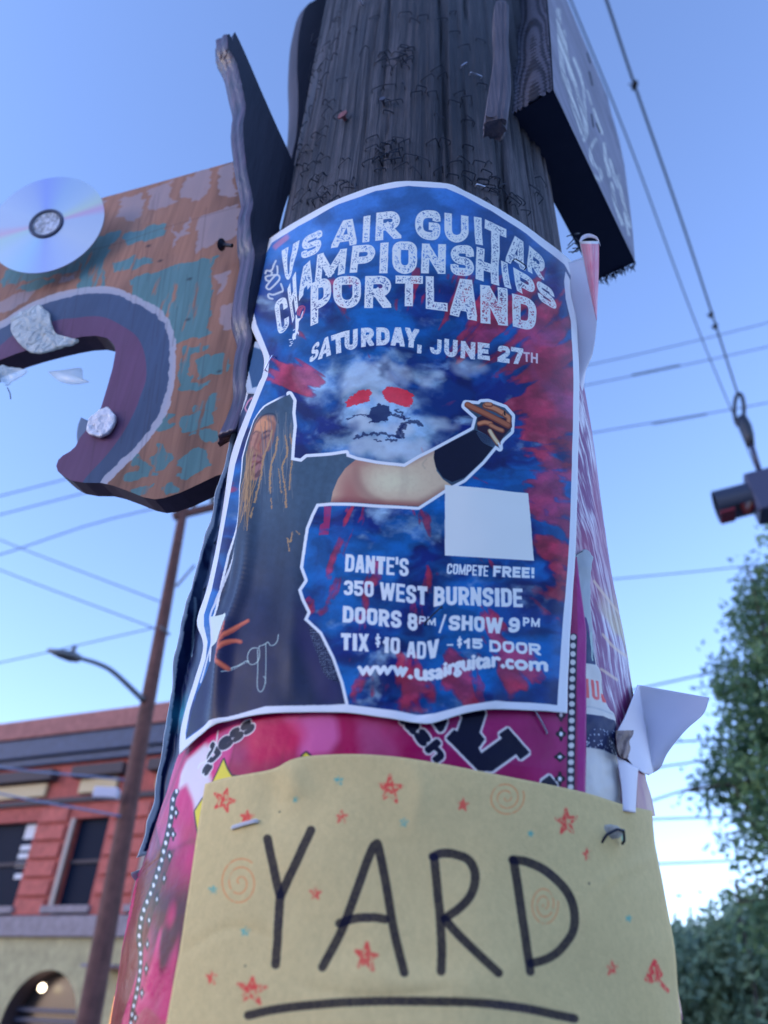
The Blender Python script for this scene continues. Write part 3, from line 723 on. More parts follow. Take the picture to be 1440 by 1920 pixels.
# ================================================================== THE POLE
m_pole, t, b = nmat('weathered_pole_wood'); L = t.links
tc = t.nodes.new('ShaderNodeTexCoord')
def mapn(sc_):
    q = t.nodes.new('ShaderNodeMapping'); q.inputs['Scale'].default_value = sc_; L.new(tc.outputs['Object'], q.inputs[0]); return q
def noi(sc_, det, rough=.6, s1=1):
    n_ = t.nodes.new('ShaderNodeTexNoise'); n_.inputs['Scale'].default_value = s1; n_.inputs['Detail'].default_value = det; n_.inputs['Roughness'].default_value = rough; L.new(mapn(sc_).outputs[0], n_.inputs['Vector']); return n_
n1 = noi((150, 150, 6), 8, .7); n2 = noi((9, 9, 2.5), 5); n3 = noi((420, 420, 9), 4, .6); n4 = noi((38, 38, 1.3), 3, .5)
r1 = t.nodes.new('ShaderNodeValToRGB'); r1.color_ramp.elements[0].position = .36; r1.color_ramp.elements[1].position = .66
r1.color_ramp.elements[0].color = (.005, .010, .028, 1); r1.color_ramp.elements[1].color = (.165, .145, .17, 1)
e = r1.color_ramp.elements.new(.5); e.color = (.034, .034, .048, 1)
mm = t.nodes.new('ShaderNodeMath'); mm.operation = 'MULTIPLY_ADD'; mm.inputs[1].default_value = .5; L.new(n1.outputs[0], mm.inputs[0])
mm2 = t.nodes.new('ShaderNodeMath'); mm2.operation = 'MULTIPLY'; mm2.inputs[1].default_value = .5; L.new(n2.outputs[0], mm2.inputs[0]); L.new(mm2.outputs[0], mm.inputs[2])
L.new(mm.outputs[0], r1.inputs[0]); L.new(r1.outputs[0], b.inputs['Base Color'])
ck = t.nodes.new('ShaderNodeValToRGB'); ck.color_ramp.elements[0].position = .30; ck.color_ramp.elements[1].position = .36; L.new(n4.outputs[0], ck.inputs[0])
h = t.nodes.new('ShaderNodeMath'); h.operation = 'ADD'; L.new(n1.outputs[0], h.inputs[0]); L.new(n3.outputs[0], h.inputs[1])
h2 = t.nodes.new('ShaderNodeMath'); h2.operation = 'MULTIPLY_ADD'; h2.inputs[1].default_value = .8; L.new(ck.outputs[0], h2.inputs[0]); L.new(h.outputs[0], h2.inputs[2])
bp = t.nodes.new('ShaderNodeBump'); bp.inputs['Strength'].default_value = 1; bp.inputs['Distance'].default_value = .007; L.new(h2.outputs[0], bp.inputs['Height']); L.new(bp.outputs[0], b.inputs['Normal'])
b.inputs['Roughness'].default_value = .62; b.inputs['Specular IOR Level'].default_value = .45

POLE = empty('timber_pole', (0, 0, 0)); tag(POLE, 'dark weathered timber utility pole full of old staples, wrapped in paper posters', 'utility pole')
RP = .1405
nt_ = 420; zs = np.concatenate([np.linspace(0, 1.5, 12, endpoint=False), np.linspace(1.5, 3.1, 330, endpoint=False), np.linspace(3.1, 9.5, 30)])
th = np.linspace(0, 2 * math.pi, nt_, endpoint=False); TH, ZZ = np.meshgrid(th, zs)
cx_, cy_ = np.cos(TH) * RP, np.sin(TH) * RP
u = TH * RP
dsp = (fbm(u * 55, ZZ * 1.8, 4, 1) - .5) * .005 + (vnoise(u * 260, ZZ * 7, 5) - .5) * .0026
def crack(cth, z0, z1, w, d, wob):
    c = cth + (fbm(ZZ * 3 + wob, ZZ * 0 + wob, 3, 2) - .5) * .10
    x = (np.angle(np.exp(1j * (TH - c)))) * RP
    return -d * np.exp(-(x / w) ** 2) * sm(ZZ, z0, z0 + .1) * (1 - sm(ZZ, z1 - .15, z1))
for k in range(64):
    c = RNG.uniform(math.pi, 2 * math.pi); z0 = RNG.uniform(1.9, 2.8); dsp += crack(c, z0, z0 + RNG.uniform(.15, .8), RNG.uniform(.0008, .002), RNG.uniform(.002, .007), k * 3.1)
env = sm(ZZ, 2.02, 2.1); dsp = dsp * (.15 + .85 * env)
RR = RP + dsp - .0008
V = np.stack([np.cos(TH) * RR, np.sin(TH) * RR, ZZ], -1).reshape(-1, 3)
i = np.arange(len(zs) - 1)[:, None] * nt_; j = np.arange(nt_)[None]; Fs = np.stack([i + j, i + (j + 1) % nt_, i + nt_ + (j + 1) % nt_, i + nt_ + j], -1).reshape(-1, 4)
Fs = [tuple(f) for f in Fs] + [tuple(range((len(zs) - 1) * nt_, len(zs) * nt_))]
mesh('shaft', V, Fs, m_pole, POLE, smooth=True)

# staples: one wire shape each, copied with shared mesh data
m_rust = simple('rusted_staple', (.010, .015, .035), .5, .3); m_steel = simple('bright_staple', (.62, .62, .72), .3, .85)
def staple_mesh(name, w, leg, bend, mat, r=.00042):
    P = [(-w / 2 - bend, 0, -leg), (-w / 2, 0, -.0004), (-w / 2 + .0006, 0, .0), (0, 0, .0003), (w / 2 - .0006, 0, 0), (w / 2, 0, -.0004), (w / 2 + bend * .4, 0, -leg)]
    V, Fs = tube_vf(P, r, 5); me = bpy.data.meshes.new(name); me.from_pydata([tuple(v) for v in V], [], [tuple(f) for f in Fs]); me.materials.append(mat); return me
SM = [staple_mesh('staple', .011, .006, 0, m_rust), staple_mesh('staple', .012, .005, .002, m_rust), staple_mesh('staple', .0095, .009, -.001, m_rust, .0005), staple_mesh('staple', .0125, .003, .0, m_rust)]
SB = staple_mesh('staple', .012, .004, 0, m_steel, .00055)
LP = Layer(RP)
def put_staple(p, ang, me, parent, lift=.0012, lay=LP, tilt=0, yaw=0):
    """p photo pixel; ang = roll on the surface in degrees"""
    P, az, N = lay.hit([p]); P = P[0]; N = N[0]; T = np.array([-N[1], N[0], 0.]); a = math.radians(ang)
    X = T * math.cos(a) + Zv * math.sin(a); Y = np.cross(N, X); 
    ct, st = math.cos(math.radians(tilt)), math.sin(math.radians(tilt)); X2 = X * ct + N * st; N2 = N * ct - X * st
    M = Matrix(((X2[0], Y[0], N2[0], P[0] + N[0] * lift), (X2[1], Y[1], N2[1], P[1] + N[1] * lift), (X2[2], Y[2], N2[2], P[2] + N[2] * lift), (0, 0, 0, 1)))
    o = bpy.data.objects.new('staple', me); COL.objects.link(o); o.parent = parent; o.matrix_parent_inverse = Matrix.Translation(-Vector(parent.location)); o.matrix_basis = M
    return o
pts_ = [(628, 33), (634, 36), (592, 70), (588, 85), (600, 100), (610, 120), (622, 108), (590, 125), (596, 155), (585, 150), (576, 175), (575, 200), (583, 215), (590, 250), (575, 240), (560, 275), (570, 255), (600, 260), (566, 300), (575, 315),
        (585, 340), (590, 372), (600, 365), (575, 370), (560, 385), (596, 380), (645, 310), (650, 350), (640, 345), (630, 380), (720, 100), (738, 118), (745, 112), (755, 108), (762, 100), (765, 112), (750, 122), (733, 165), (710, 172), (722, 190), (735, 195), (800, 150), (830, 145), (815, 132),
        (792, 170), (700, 262), (712, 285), (725, 275), (740, 268), (735, 292), (705, 300), (730, 305), (745, 298), (700, 280), (760, 268), (810, 270), (835, 265), (795, 300), (820, 325), (780, 328), (870, 190), (880, 230), (865, 90), (900, 310), (905, 340), (915, 325), (925, 360), (870, 300),
        (830, 35), (850, 25), (780, 40), (790, 30), (700, 30), (770, 90), (680, 100), (660, 60), (620, 190), (612, 210), (640, 150), (850, 60), (905, 160), (880, 330), (940, 345), (960, 380), (985, 400), (850, 330), (880, 275), (760, 25)]
for q in pts_: put_staple((q[0] + random.uniform(-3, 3), q[1] + random.uniform(-3, 3)), random.gauss(8, 32), random.choice(SM[:3] + SM), POLE, tilt=random.choice([0, 0, 0, 14, -18, 30]), lift=random.uniform(.0008, .0035))
for k in range(100):
    cx0, cy0, sx, sy = random.choice([(590, 330, 22, 60), (600, 180, 18, 80), (720, 290, 22, 22), (745, 110, 18, 14), (910, 330, 18, 25), (800, 230, 70, 90), (650, 340, 50, 30), (590, 90, 14, 40), (950, 380, 40, 18)])
    q = (random.gauss(cx0, sx), random.gauss(cy0, sy))
    if 545 < q[0] < 1030 and 5 < q[1] < 400 and q[0] > 600 - q[1] * .2: put_staple(q, random.gauss(0, 40), random.choice(SM), POLE, tilt=random.choice([0, 0, 20, -25]), lift=random.uniform(.0005, .003))
for q, a_ in [((892, 142), 6), ((905, 352), 3), ((870, 122), 62)]: put_staple(q, a_, SB, POLE)
for q, a_ in [((1074, 440), 50), ((1076, 455), -20), ((1078, 470), 70), ((1074, 462), 10)]: put_staple(q, a_, SM[2], POLE, lift=.004, tilt=30)
# nails
def nail(p, r, col, label=None, out=.006, rough=.4, metal=.8, shank=None):
    P, az, N = LP.hit([p]); P, N = P[0], N[0]
    V, Fs = tube_vf([P + N * out * s_ for s_ in (0, .75, .8, 1.0, 1.02)], [r * .35, r * .35, r, r * .95, r * .3], 16)
    return mesh('nail', V, Fs, simple('nail_' + str(p[0]), col, rough, metal, nscale=300, namp=.5), POLE, smooth=False)
nail((679, 9), .0042, (.5, .5, .62), out=.014); nail((648, 225), .0052, (.20, .07, .08), rough=.8, metal=.1); nail((720, 197), .003, (.05, .05, .08), metal=.3)

# ================================================================== BOARDS NAILED TO THE POLE
def prism(name, front, back, mat, parent=None, uv=None):
    n_ = len(front); V = np.vstack([front, back]); Fs = [tuple(range(n_)), tuple(range(2 * n_ - 1, n_ - 1, -1))] + [(k, n_ + k, n_ + (k + 1) % n_, (k + 1) % n_) for k in range(n_)]
    o = mesh(name, V, Fs, mat, parent); fixn(o); return o
m_plank = wood('dark_plank', (.004, .010, .030), (.022, .022, .045), (60, 60, 6), .55, .5)
m_edge, t, b = nmat('purple_sheen_edge'); 
# -- live-edge plank, left
A0 = np.array([-.147, -.055, 0]); PA = Plane(A0, math.degrees(math.atan2(-.80, -.60)))
br = [(437, 56), (446, 78), (437, 76), (431, 74), (428, 62), (422, 60), (419, 72), (417, 74)]
left_b = [(428, 90), (443, 117), (453, 158), (461, 200), (456, 233), (459, 283), (464, 322), (475, 378), (469, 407), (472, 449), (478, 477), (472, 519), (467, 547), (464, 589), (473, 632), (466, 665), (462, 705), (463, 744), (452, 780), (438, 812)]
right_b = [(458, 800), (470, 760), (480, 700), (487, 640), (500, 560), (512, 480), (530, 400), (552, 330), (547, 300), (520, 240), (490, 172), (470, 125), (452, 84), (440, 60)]
lb = curve(left_b, 70); rb = curve(right_b, 40)
fr = np.vstack([[(424, 62), (429, 76), (432, 60)][::1], [(424, 78)], lb, rb])
fr = np.vstack([[(436, 78), (433, 70), (430, 64), (426, 66)], lb, rb])
Fp = PA.hit(fr); Fp = Fp + PA.n * 0
# thickness of the edge varies a little
thk = np.full(len(fr), .022) + .004 * np.sin(np.arange(len(fr)) * .17)
PL = empty('wavy_edge_plank', tuple(PA.hit([(500, 430)])[0])); tag(PL, 'dark split plank with a wavy bark edge nailed on the pole left side', 'plank')
# build face, back and a rounded, ridged edge
n_ = len(fr); rows = []; K = 9
ctr_ = Fp.mean(0)
outw = -PA.U * np.sign(PA.U @ (A0 - (A0 + np.array([.8, .6, 0]))))      # outward from the pole
outw = np.array([-.80, -.60, 0]); 
for k in range(K):
    s_ = k / (K - 1); bul = math.sin(math.pi * s_) * .006 + .0014 * math.sin(s_ * math.pi * 5)
    row = Fp - PA.n * (thk * s_)[:, None]
    w_ = np.zeros(n_); w_[:4 + len(lb)] = 1
    rows.append(row + outw * (bul * w_)[:, None] + (np.array([0, 0, 1.]) * 0))
V = np.vstack(rows); Fs = []
for k in range(K - 1):
    for q in range(n_): Fs.append((k * n_ + q, (k + 1) * n_ + q, (k + 1) * n_ + (q + 1) % n_, k * n_ + (q + 1) % n_))
b.inputs['Base Color'].default_value = (.05, .03, .055, 1); b.inputs['Roughness'].default_value = .30; b.inputs['Specular IOR Level'].default_value = .7
tc = t.nodes.new('ShaderNodeTexCoord'); mp = t.nodes.new('ShaderNodeMapping'); mp.inputs['Scale'].default_value = (260, 260, 10); t.links.new(tc.outputs['Object'], mp.inputs[0])
n_1 = t.nodes.new('ShaderNodeTexNoise'); n_1.inputs['Scale'].default_value = 1; n_1.inputs['Detail'].default_value = 6; t.links.new(mp.outputs[0], n_1.inputs['Vector'])
bp = t.nodes.new('ShaderNodeBump'); bp.inputs['Strength'].default_value = .7; bp.inputs['Distance'].default_value = .002; t.links.new(n_1.outputs[0], bp.inputs['Height']); t.links.new(bp.outputs[0], b.inputs['Normal'])
cr = t.nodes.new('ShaderNodeValToRGB'); cr.color_ramp.elements[0].position = .35; cr.color_ramp.elements[1].position = .7; cr.color_ramp.elements[0].color = (.022, .014, .036, 1); cr.color_ramp.elements[1].color = (.105, .048, .09, 1); t.links.new(n_1.outputs[0], cr.inputs[0]); t.links.new(cr.outputs[0], b.inputs['Base Color'])
fixn(mesh('bark_edge', V, Fs, m_edge, PL, smooth=True))
mesh('board_face', rows[0] + PA.n * .0004, [tuple(range(n_))], m_plank, PL); mesh('board_back', rows[-1] - PA.n * .0004, [tuple(range(n_))[::-1]], m_plank, PL)
# -- round-topped plank behind
A1 = np.array([-.128, .055, 0]); PB = Plane(A1, math.degrees(math.atan2(-.86, -.50)))
lb2 = curve([(598, -6), (588, 2), (580, 6), (571, 18), (565, 40), (559, 75), (557, 133), (559, 183), (556, 250), (547, 296), (548, 330)], 50); rb2 = np.array([(640, 330), (650, 100), (640, -20)])
fr2 = np.vstack([lb2, rb2]); Fp2 = PB.hit(fr2)
RBd = empty('round_top_plank', tuple(PB.hit([(580, 200)])[0])); tag(RBd, 'round-topped dark board behind the upper left side of the pole', 'plank')
m_pl2 = wood('brown_black_plank', (.012, .014, .03), (.06, .05, .075), (50, 50, 5), .6, .4)
n2_ = len(fr2); rows = []; w_ = np.zeros(n2_); w_[:len(lb2)] = 1
for k in range(6):
    s_ = k / 5; rows.append(Fp2 - PB.n * .030 * s_ + np.array([-.86, -.5, 0]) * (math.sin(math.pi * s_) * .004 * w_)[:, None])
V = np.vstack(rows); Fs = []
for k in range(5):
    for q in range(n2_): Fs.append((k * n2_ + q, (k + 1) * n2_ + q, (k + 1) * n2_ + (q + 1) % n2_, k * n2_ + (q + 1) % n2_))
fixn(mesh('sawn_edge', V, Fs, m_pl2, RBd, smooth=True)); mesh('board_face', rows[0] + PB.n * .0004, [tuple(range(n2_))], m_plank, RBd); mesh('board_back', rows[-1], [tuple(range(n2_))[::-1]], m_plank, RBd)

# -- heavy timber block, right
p1 = at_hdist((1037, 170), .334 / math.cos(math.radians(22.3))); ZB = p1[2]
pe = Hor(ZB).hit([(1190, 492)])[0]; az_ = math.degrees(math.atan2(pe[0] - p1[0], pe[1] - p1[1])); PS = Plane(p1, az_)
if PS.n @ (CAM - p1) < 0: PS.n = -PS.n
side_px = [(1037, 170), (1075, 251), (1114, 332), (1152, 412), (1190, 492), (1186, 440), (1181, 395), (1170, 310), (1160, 262), (1146, 215), (1138, 180), (1115, 125), (1088, 62), (1062, 0), (1040, -52), (1000, -150), (1012, -100), (1024, -20), (1032, 80)]
sp_ = PS.hit(side_px)
# the visible broad face is the right-hand one; thickness goes left
wL = np.cross(Zv, PS.U); wL = wL if wL[0] < 0 else -wL
TB = empty('timber_block', tuple(p1)); tag(TB, 'heavy sawn timber block with chalky graffiti jutting out right of the pole top', 'timber block')
tw = float(np.linalg.norm(Hor(ZB).hit([(946, 202)])[0] - p1))
front_ = sp_; back_ = sp_ + wL * tw
m_blk = wood('block_shaded_wood', (.003, .008, .03), (.010, .016, .045), (30, 30, 30), .8, .3)  # near-black wood, the underside's shade put into the base colour
# chalk marks print
uzs = PS.uz(side_px); a0, a1 = uzs[:, 0].min() - .01, uzs[:, 0].max() + .01; z0, z1 = uzs[:, 1].min() - .01, uzs[:, 1].max() + .01
cv = Canvas(a0, a1, z0, z1, 2600, PS.uz, (.1, .1, .1)); ga, gz = cv.grid()
g1 = fbm(ga * 30 + gz * 5, gz * 260 + ga * 120, 5, 4); g2 = fbm(ga * 12, gz * 12, 4, 8)
base_ = alb(92, 102, 152)[None, None] * (.55 + .9 * g1[..., None]) * (.75 + .5 * g2[..., None]); cv.im = base_
chk = alb(150, 166, 216)
strokes = [([(1046, 20), (1050, 90), (1056, 150)], 9), ([(1056, 60), (1062, 110), (1080, 170), (1098, 235), (1095, 262)], 8), ([(1060, 150), (1075, 200), (1092, 250)], 9), ([(1075, 110), (1090, 150), (1096, 200), (1100, 250)], 5),
           ([(1116, 262), (1106, 280), (1110, 305), (1124, 320), (1126, 338), (1112, 330)], 6), ([(1132, 270), (1135, 300), (1142, 330)], 6), ([(1143, 300), (1150, 330), (1158, 350)], 6), ([(1146, 345), (1152, 380), (1166, 420)], 7), ([(1158, 330), (1166, 372), (1180, 425)], 6),
           ([(1100, 170), (1108, 196)], 4), ([(1112, 205), (1128, 250)], 5), ([(1170, 400), (1178, 440)], 5)]
mk = np.zeros((cv.h, cv.w))
for s_, w_ in strokes: mk = np.maximum(mk, cv.stroke([curve(s_, 14)], w_))
mk = blur(mk, 4) * sm(g1 + .35 * (fbm(ga * 300, gz * 300, 3, 2) - .5), .38, .60); cv.paint(mk, chk, .9)
dk_ = cv.stroke([[(1104, 135), (1110, 160)], [(1108, 215), (1112, 238)], [(1117, 232), (1124, 248)], [(1100, 100), (1106, 118)]], 3.2); cv.paint(dk_, (.01, .015, .03), .85)
pkl = sm(fbm(ga * 60, gz * 60, 4, 6), .5, .7) * sm(ga, a1 - .1, a1); cv.paint(pkl, (.012, .02, .05), .6)
m_side = paper('chalked_timber', cv.image('chalk_marks'), .8, .9, 60, .3, .2)
uv_ = cv.uv(uzs)
n_ = len(sp_); o = mesh('graffiti_face', sp_ + PS.n * .0006, [tuple(range(n_))], m_side, TB, uv=uv_)
# end grain ridges on the face towards the camera
fn = -PS.U; e0, e1 = sp_[0], back_[0]; zt_top = ZB + .55
gy, gx = 260, 26; V = []; EE = curve(PS.hit([(1037, 170), (1031, 90), (1024, 0), (1012, -110)]), gy); EL = np.r_[0, np.cumsum(np.linalg.norm(np.diff(EE, axis=0), axis=1))]
for q in range(gy):
    for k in range(gx):
        s_ = k / (gx - 1); z = ZB + EL[q]
        arc = (z - ZB) - .055 * (s_ - .35) ** 2 * 3 + .012 * s_
        h_ = .0026 * math.sin(arc * 2 * math.pi / .0115 + 1.5 * math.sin(arc * 40)) + .00012 * RNG.normal()
        V.append(EE[q] + wL * tw * s_ + fn * (.001 + max(h_, -.0012)))
m_end, t, b = nmat('end_grain'); L = t.links
g = t.nodes.new('ShaderNodeTexCoord')
wv = t.nodes.new('ShaderNodeTexWave'); wv.bands_direction = 'Z'; wv.inputs['Scale'].default_value = 30; wv.inputs['Distortion'].default_value = 1.2; wv.inputs['Detail'].default_value = 3; wv.inputs['Detail Scale'].default_value = .6; L.new(g.outputs['Object'], wv.inputs['Vector'])
cr = t.nodes.new('ShaderNodeValToRGB'); cr.color_ramp.elements[0].position = .35; cr.color_ramp.elements[1].position = .7; cr.color_ramp.elements[0].color = (.018, .022, .045, 1); cr.color_ramp.elements[1].color = (.09, .095, .145, 1); L.new(wv.outputs[0], cr.inputs[0]); L.new(cr.outputs[0], b.inputs['Base Color']); b.inputs['Roughness'].default_value = .75
o = mesh('end_grain_face', V, grid_faces(gy, gx), m_end, TB, smooth=True)
# underside, back and top as one closed body
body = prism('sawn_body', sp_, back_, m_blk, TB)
# splintered fibres at the far lower end
fib = []
for k in range(90):
    s_ = random.random(); c = sp_[4] * (1 - s_) + (sp_[4] + wL * tw) * s_ + PS.U * random.uniform(-.004, .002); l = random.uniform(.003, .011) * (1.6 if random.random() < .1 else 1)
    d = Zv * -1 * random.uniform(.3, 1) + PS.U * random.uniform(.1, 1) + wL * random.uniform(-.6, .6); d = d / np.linalg.norm(d)
    fib.append(tube_vf([c, c + d * l * .6, c + d * l + np.array([random.uniform(-.002, .002), 0, random.uniform(-.001, .002)])], [.0005, .0004, .0001], 4))
for k in range(70):
    s_ = random.random() ** 1.3; q = sp_[4] * (1 - s_) + sp_[10] * s_; d = PS.U * 1 + Zv * random.uniform(-.6, .3); d /= np.linalg.norm(d); l = random.uniform(.0015, .005)
    fib.append(tube_vf([q - PS.U * .002, q + d * l], [.0006, .0001], 4))
v, f = join_vf(fib); tag(mesh('splinter_fringe', v, f, m_blk, TB), kind='stuff')

# -- splinter of wood standing in front of the block
m_stk = wood('pale_grooved_stick', (.03, .033, .055), (.13, .115, .15), (260, 260, 6), .7, 1.0, bd=.004)
ds = .306
S0 = at_hdist((928, 238), ds); S1 = at_hdist((944, 5), ds + .004)
ax = (S1 - S0) / np.linalg.norm(S1 - S0); ux = np.cross(ax, [0, -1, 0]); ux /= np.linalg.norm(ux); uy = np.cross(ax, ux)
V = []; NK = 24; NR = 40
for q in range(NR):
    s_ = q / (NR - 1); c = S0 + (S1 - S0) * s_; w_ = .0085 - .003 * s_ + .0008 * math.sin(s_ * 9); 
    if s_ > .93: w_ *= 1 - (s_ - .93) * 9
    bend = ux * .0018 * math.sin(s_ * 5)
    for k in range(NK):
        t_ = 2 * math.pi * k / NK; cs, sn = math.cos(t_), math.sin(t_); rr = w_ / max(abs(cs), abs(sn)) ** .8 * (1 + .07 * math.sin(t_ * 11 + 1))
        V.append(c + bend + (ux * cs + uy * sn) * rr * (1 + .03 * RNG.normal() * (s_ < .04)) - ax * (0 if q else random.uniform(0, .004)))
Fs = [(q * NK + k, q * NK + (k + 1) % NK, (q + 1) * NK + (k + 1) % NK, (q + 1) * NK + k) for q in range(NR - 1) for k in range(NK)] + [tuple(range(NK))[::-1], tuple(range((NR - 1) * NK, NR * NK))]
tag(mesh('wood_splinter', V, Fs, m_stk), 'pale grooved splinter of wood standing between pole and timber block', 'wood splinter')

# ================================================================== PAINTED PLYWOOD SIGN WITH OPEN JAWS
SG = Plane((-.16, -.008, 0), -72)
top_e = [(300, 342), (440, 303), (520, 281)]
out_px = [(172, 377), (250, 356), (340, 331), (440, 303), (505, 284), (520, 560), (500, 860), (455, 880)] + \
         [(405, 893), (370, 910), (340, 924), (310, 934), (290, 937), (270, 933), (240, 921), (212, 911), (190, 906), (160, 906), (136, 902), (120, 893), (109, 884), (106, 874), (110, 863), (118, 855), (132, 847), (142, 838),
          (150, 822), (163, 806), (180, 786), (190, 765), (203, 722), (212, 690), (217, 662), (216, 650), (208, 640), (200, 634), (180, 630), (155, 632), (128, 637), (95, 645), (62, 654), (30, 664), (0, 676), (-60, 700), (-120, 735), (-170, 715), (-195, 640), (-180, 560), (-110, 505), (-40, 480), (20, 455), (90, 430)]
sg_uz = SG.uz(out_px); a0, a1 = sg_uz[:, 0].min() - .01, sg_uz[:, 0].max() + .01; z0, z1 = sg_uz[:, 1].min() - .01, sg_uz[:, 1].max() + .01
cv = Canvas(a0, a1, z0, z1, 1900, SG.uz, (.3, .15, .1)); ga, gz = cv.grid()
gr_ = fbm(ga * 260, gz * 9, 4, 3); bl_ = fbm(ga * 9, gz * 7, 4, 5)
SI = np.array([.36, .42, .80])
org = np.array([.42, .19, .115]); 
cv.im = org[None, None] * (.62 + .58 * bl_[..., None]) * (.70 + .56 * gr_[..., None]) * (1 - .35 * sm(fbm(ga * 30, gz * 6, 4, 61), .52, .7)[..., None])
def z13(L_): return [(x / 2.823, 300 + y / 2.823) for x, y in L_]
lil = [[(640, 210), (760, 170), (770, 240), (720, 320), (620, 300)], [(790, 150), (920, 100), (900, 200), (925, 225), (830, 275), (790, 250)], [(970, 100), (1110, 50), (1110, 180), (1030, 220), (960, 200)], [(1170, 40), (1230, 10), (1260, 180), (1160, 190)],
       [(1060, 300), (1270, 240), (1270, 390), (1150, 430), (1100, 460), (1040, 500), (1055, 380)], [(905, 340), (930, 370), (970, 375), (1010, 300), (1010, 390), (950, 410), (890, 490), (930, 400)], [(1180, 780), (1260, 755), (1250, 880), (1180, 880)],
       [(-40, 760), (100, 700), (200, 690), (150, 740), (60, 790), (-40, 830)], [(500, 215), (560, 200), (520, 330), (490, 340)], [(1150, 600), (1230, 590), (1190, 680), (1160, 700)], [(330, 620), (400, 600), (390, 640), (330, 650)]]
teal = [[(30, 590), (200, 560), (430, 440), (430, 520), (400, 580), (340, 595), (230, 620), (30, 660)], [(470, 415), (625, 385), (615, 420), (575, 440), (545, 560), (550, 675), (425, 690), (440, 560)], [(660, 395), (800, 355), (875, 345), (855, 405), (740, 430), (680, 455)],
        [(620, 545), (700, 520), (800, 540), (710, 570), (620, 592)], [(700, 630), (850, 595), (960, 560), (1155, 510), (1110, 570), (1115, 690), (1085, 900), (1110, 920), (1030, 935), (930, 965), (895, 880), (860, 820), (720, 720)],
        [(1055, 1045), (1195, 1030), (1190, 1120), (1060, 1142)], [(975, 990), (1040, 990), (1100, 985), (1030, 1010), (1000, 1060), (990, 1150), (1005, 1190), (1095, 1192), (1000, 1218), (960, 1205), (955, 1090), (980, 1040)],
        [(970, 1360), (1125, 1330), (1120, 1395), (970, 1428)], [(1030, 1320), (1080, 1290), (1145, 1245), (1130, 1290), (1150, 1310), (1060, 1320)], [(1020, 1440), (1130, 1430), (1130, 1470), (1080, 1460)], [(965, 1595), (1060, 1530), (1105, 1590), (1090, 1625), (1010, 1672), (935, 1670), (980, 1650)],
        [(815, 1415), (860, 1350), (905, 1350), (880, 1390), (915, 1400), (860, 1425)], [(825, 1600), (840, 1500), (880, 1560), (900, 1590), (850, 1625)], [(675, 1670), (780, 1620), (730, 1600), (720, 1560), (800, 1630), (830, 1660), (690, 1680)], [(100, 680), (200, 640), (290, 640), (180, 690)], [(720, 1740), (800, 1720), (780, 1760), (715, 1770)], [(880, 1720), (960, 1740), (890, 1750)]]
m1 = cv.warp(cv.mask([z13(p) for p in lil]), .016, 90, 3); cv.paint(blur(m1, 1), (.42, .34, .37), .62)
m2 = cv.warp(dilate(cv.mask([z13(p) for p in teal]), 4), .012, 110, 7); m2 *= sm(fbm(ga * 180, gz * 30, 3, 12), .18, .34); tl = np.array([.085, .24, .25]); cv.paint(m2, tl[None, None] * (.7 + .5 * bl_[..., None]) * (.8 + .4 * gr_[..., None]), .9)
# lips
z3 = lambda L_: curve(z13(L_), 60)
outer = z3([(-260, 1010), (-120, 930), (0, 880), (110, 810), (250, 740), (400, 700), (500, 688), (610, 690), (720, 740), (830, 800), (890, 870), (918, 980), (915, 1100), (905, 1200), (870, 1330), (790, 1460), (680, 1580), (560, 1700), (500, 1800)])
mouth = [tuple(p) for p in out_px[22:]][:28]
band = [tuple(p) for p in outer] + [(150, 960), (60, 960), (-200, 800), (-260, 700)]
mb = cv.mask([band]); nv = np.array([.055, .085, .16]); cv.paint(mb, nv[None, None] * (.75 + .5 * bl_[..., None]) * (.85 + .3 * gr_[..., None]))
mid = z3([(-200, 1110), (0, 985), (80, 925), (300, 850), (400, 838), (480, 828), (560, 835), (650, 880), (730, 940), (770, 1040), (775, 1160), (745, 1250), (720, 1320), (650, 1450), (560, 1570), (450, 1690), (420, 1760)])
mp_ = cv.mask([[tuple(p) for p in mid] + [(60, 960), (-200, 800)]]); pu = np.array([.15, .060, .125]); cv.paint(mp_, pu[None, None] * (.8 + .4 * bl_[..., None]) * (.85 + .3 * gr_[..., None]))
cv.paint(cv.warp(cv.stroke([outer], 12.5), .004, 150, 4), (.50, .47, .52), .85)
# dark grain lines, knots, nail holes
for k in range(70):
    x = random.uniform(-40, 440); y = random.uniform(360, 800); l = random.uniform(40, 220); cv.paint(blur(cv.stroke([[(x, y), (x - l * .18 * (1 - x / 1200), y + l)]], random.uniform(.8, 1.8)), 1), (.03, .015, .02), random.uniform(.12, .55))
for x, y in [(278, 462), (355, 524), (352, 600), (411, 697), (300, 490)]: cv.paint(blur(cv.mask([[(x - 6, y + 2), (x, y - 3), (x + 7, y - 3), (x + 3, y + 2)]]), 2), (.02, .012, .02), .75)
cv.paint(cv.stroke([[(170, 470), (230, 455), (300, 430), (440, 390)]], 1.5), (.1, .05, .04), .4)
m_sign = paper('painted_plywood', cv.image('sign_paint'), .62, .25, 30, .4, .3)
SIGN = empty('plywood_monster_sign', tuple(SG.hit([(350, 600)])[0])); tag(SIGN, 'painted orange and teal plywood cut-out with wide open purple lipped jaws', 'sign')
fp_ = SG.hit(out_px); n_ = len(fp_); m_ply = simple('plywood_edge', (.05, .025, .05), .7, nscale=60)
mesh('painted_face', fp_ + SG.n * .0005, [tuple(range(n_))], m_sign, SIGN, uv=cv.uv(sg_uz))
prism('plywood_panel', fp_, fp_ - SG.n * .019, m_ply, SIGN)
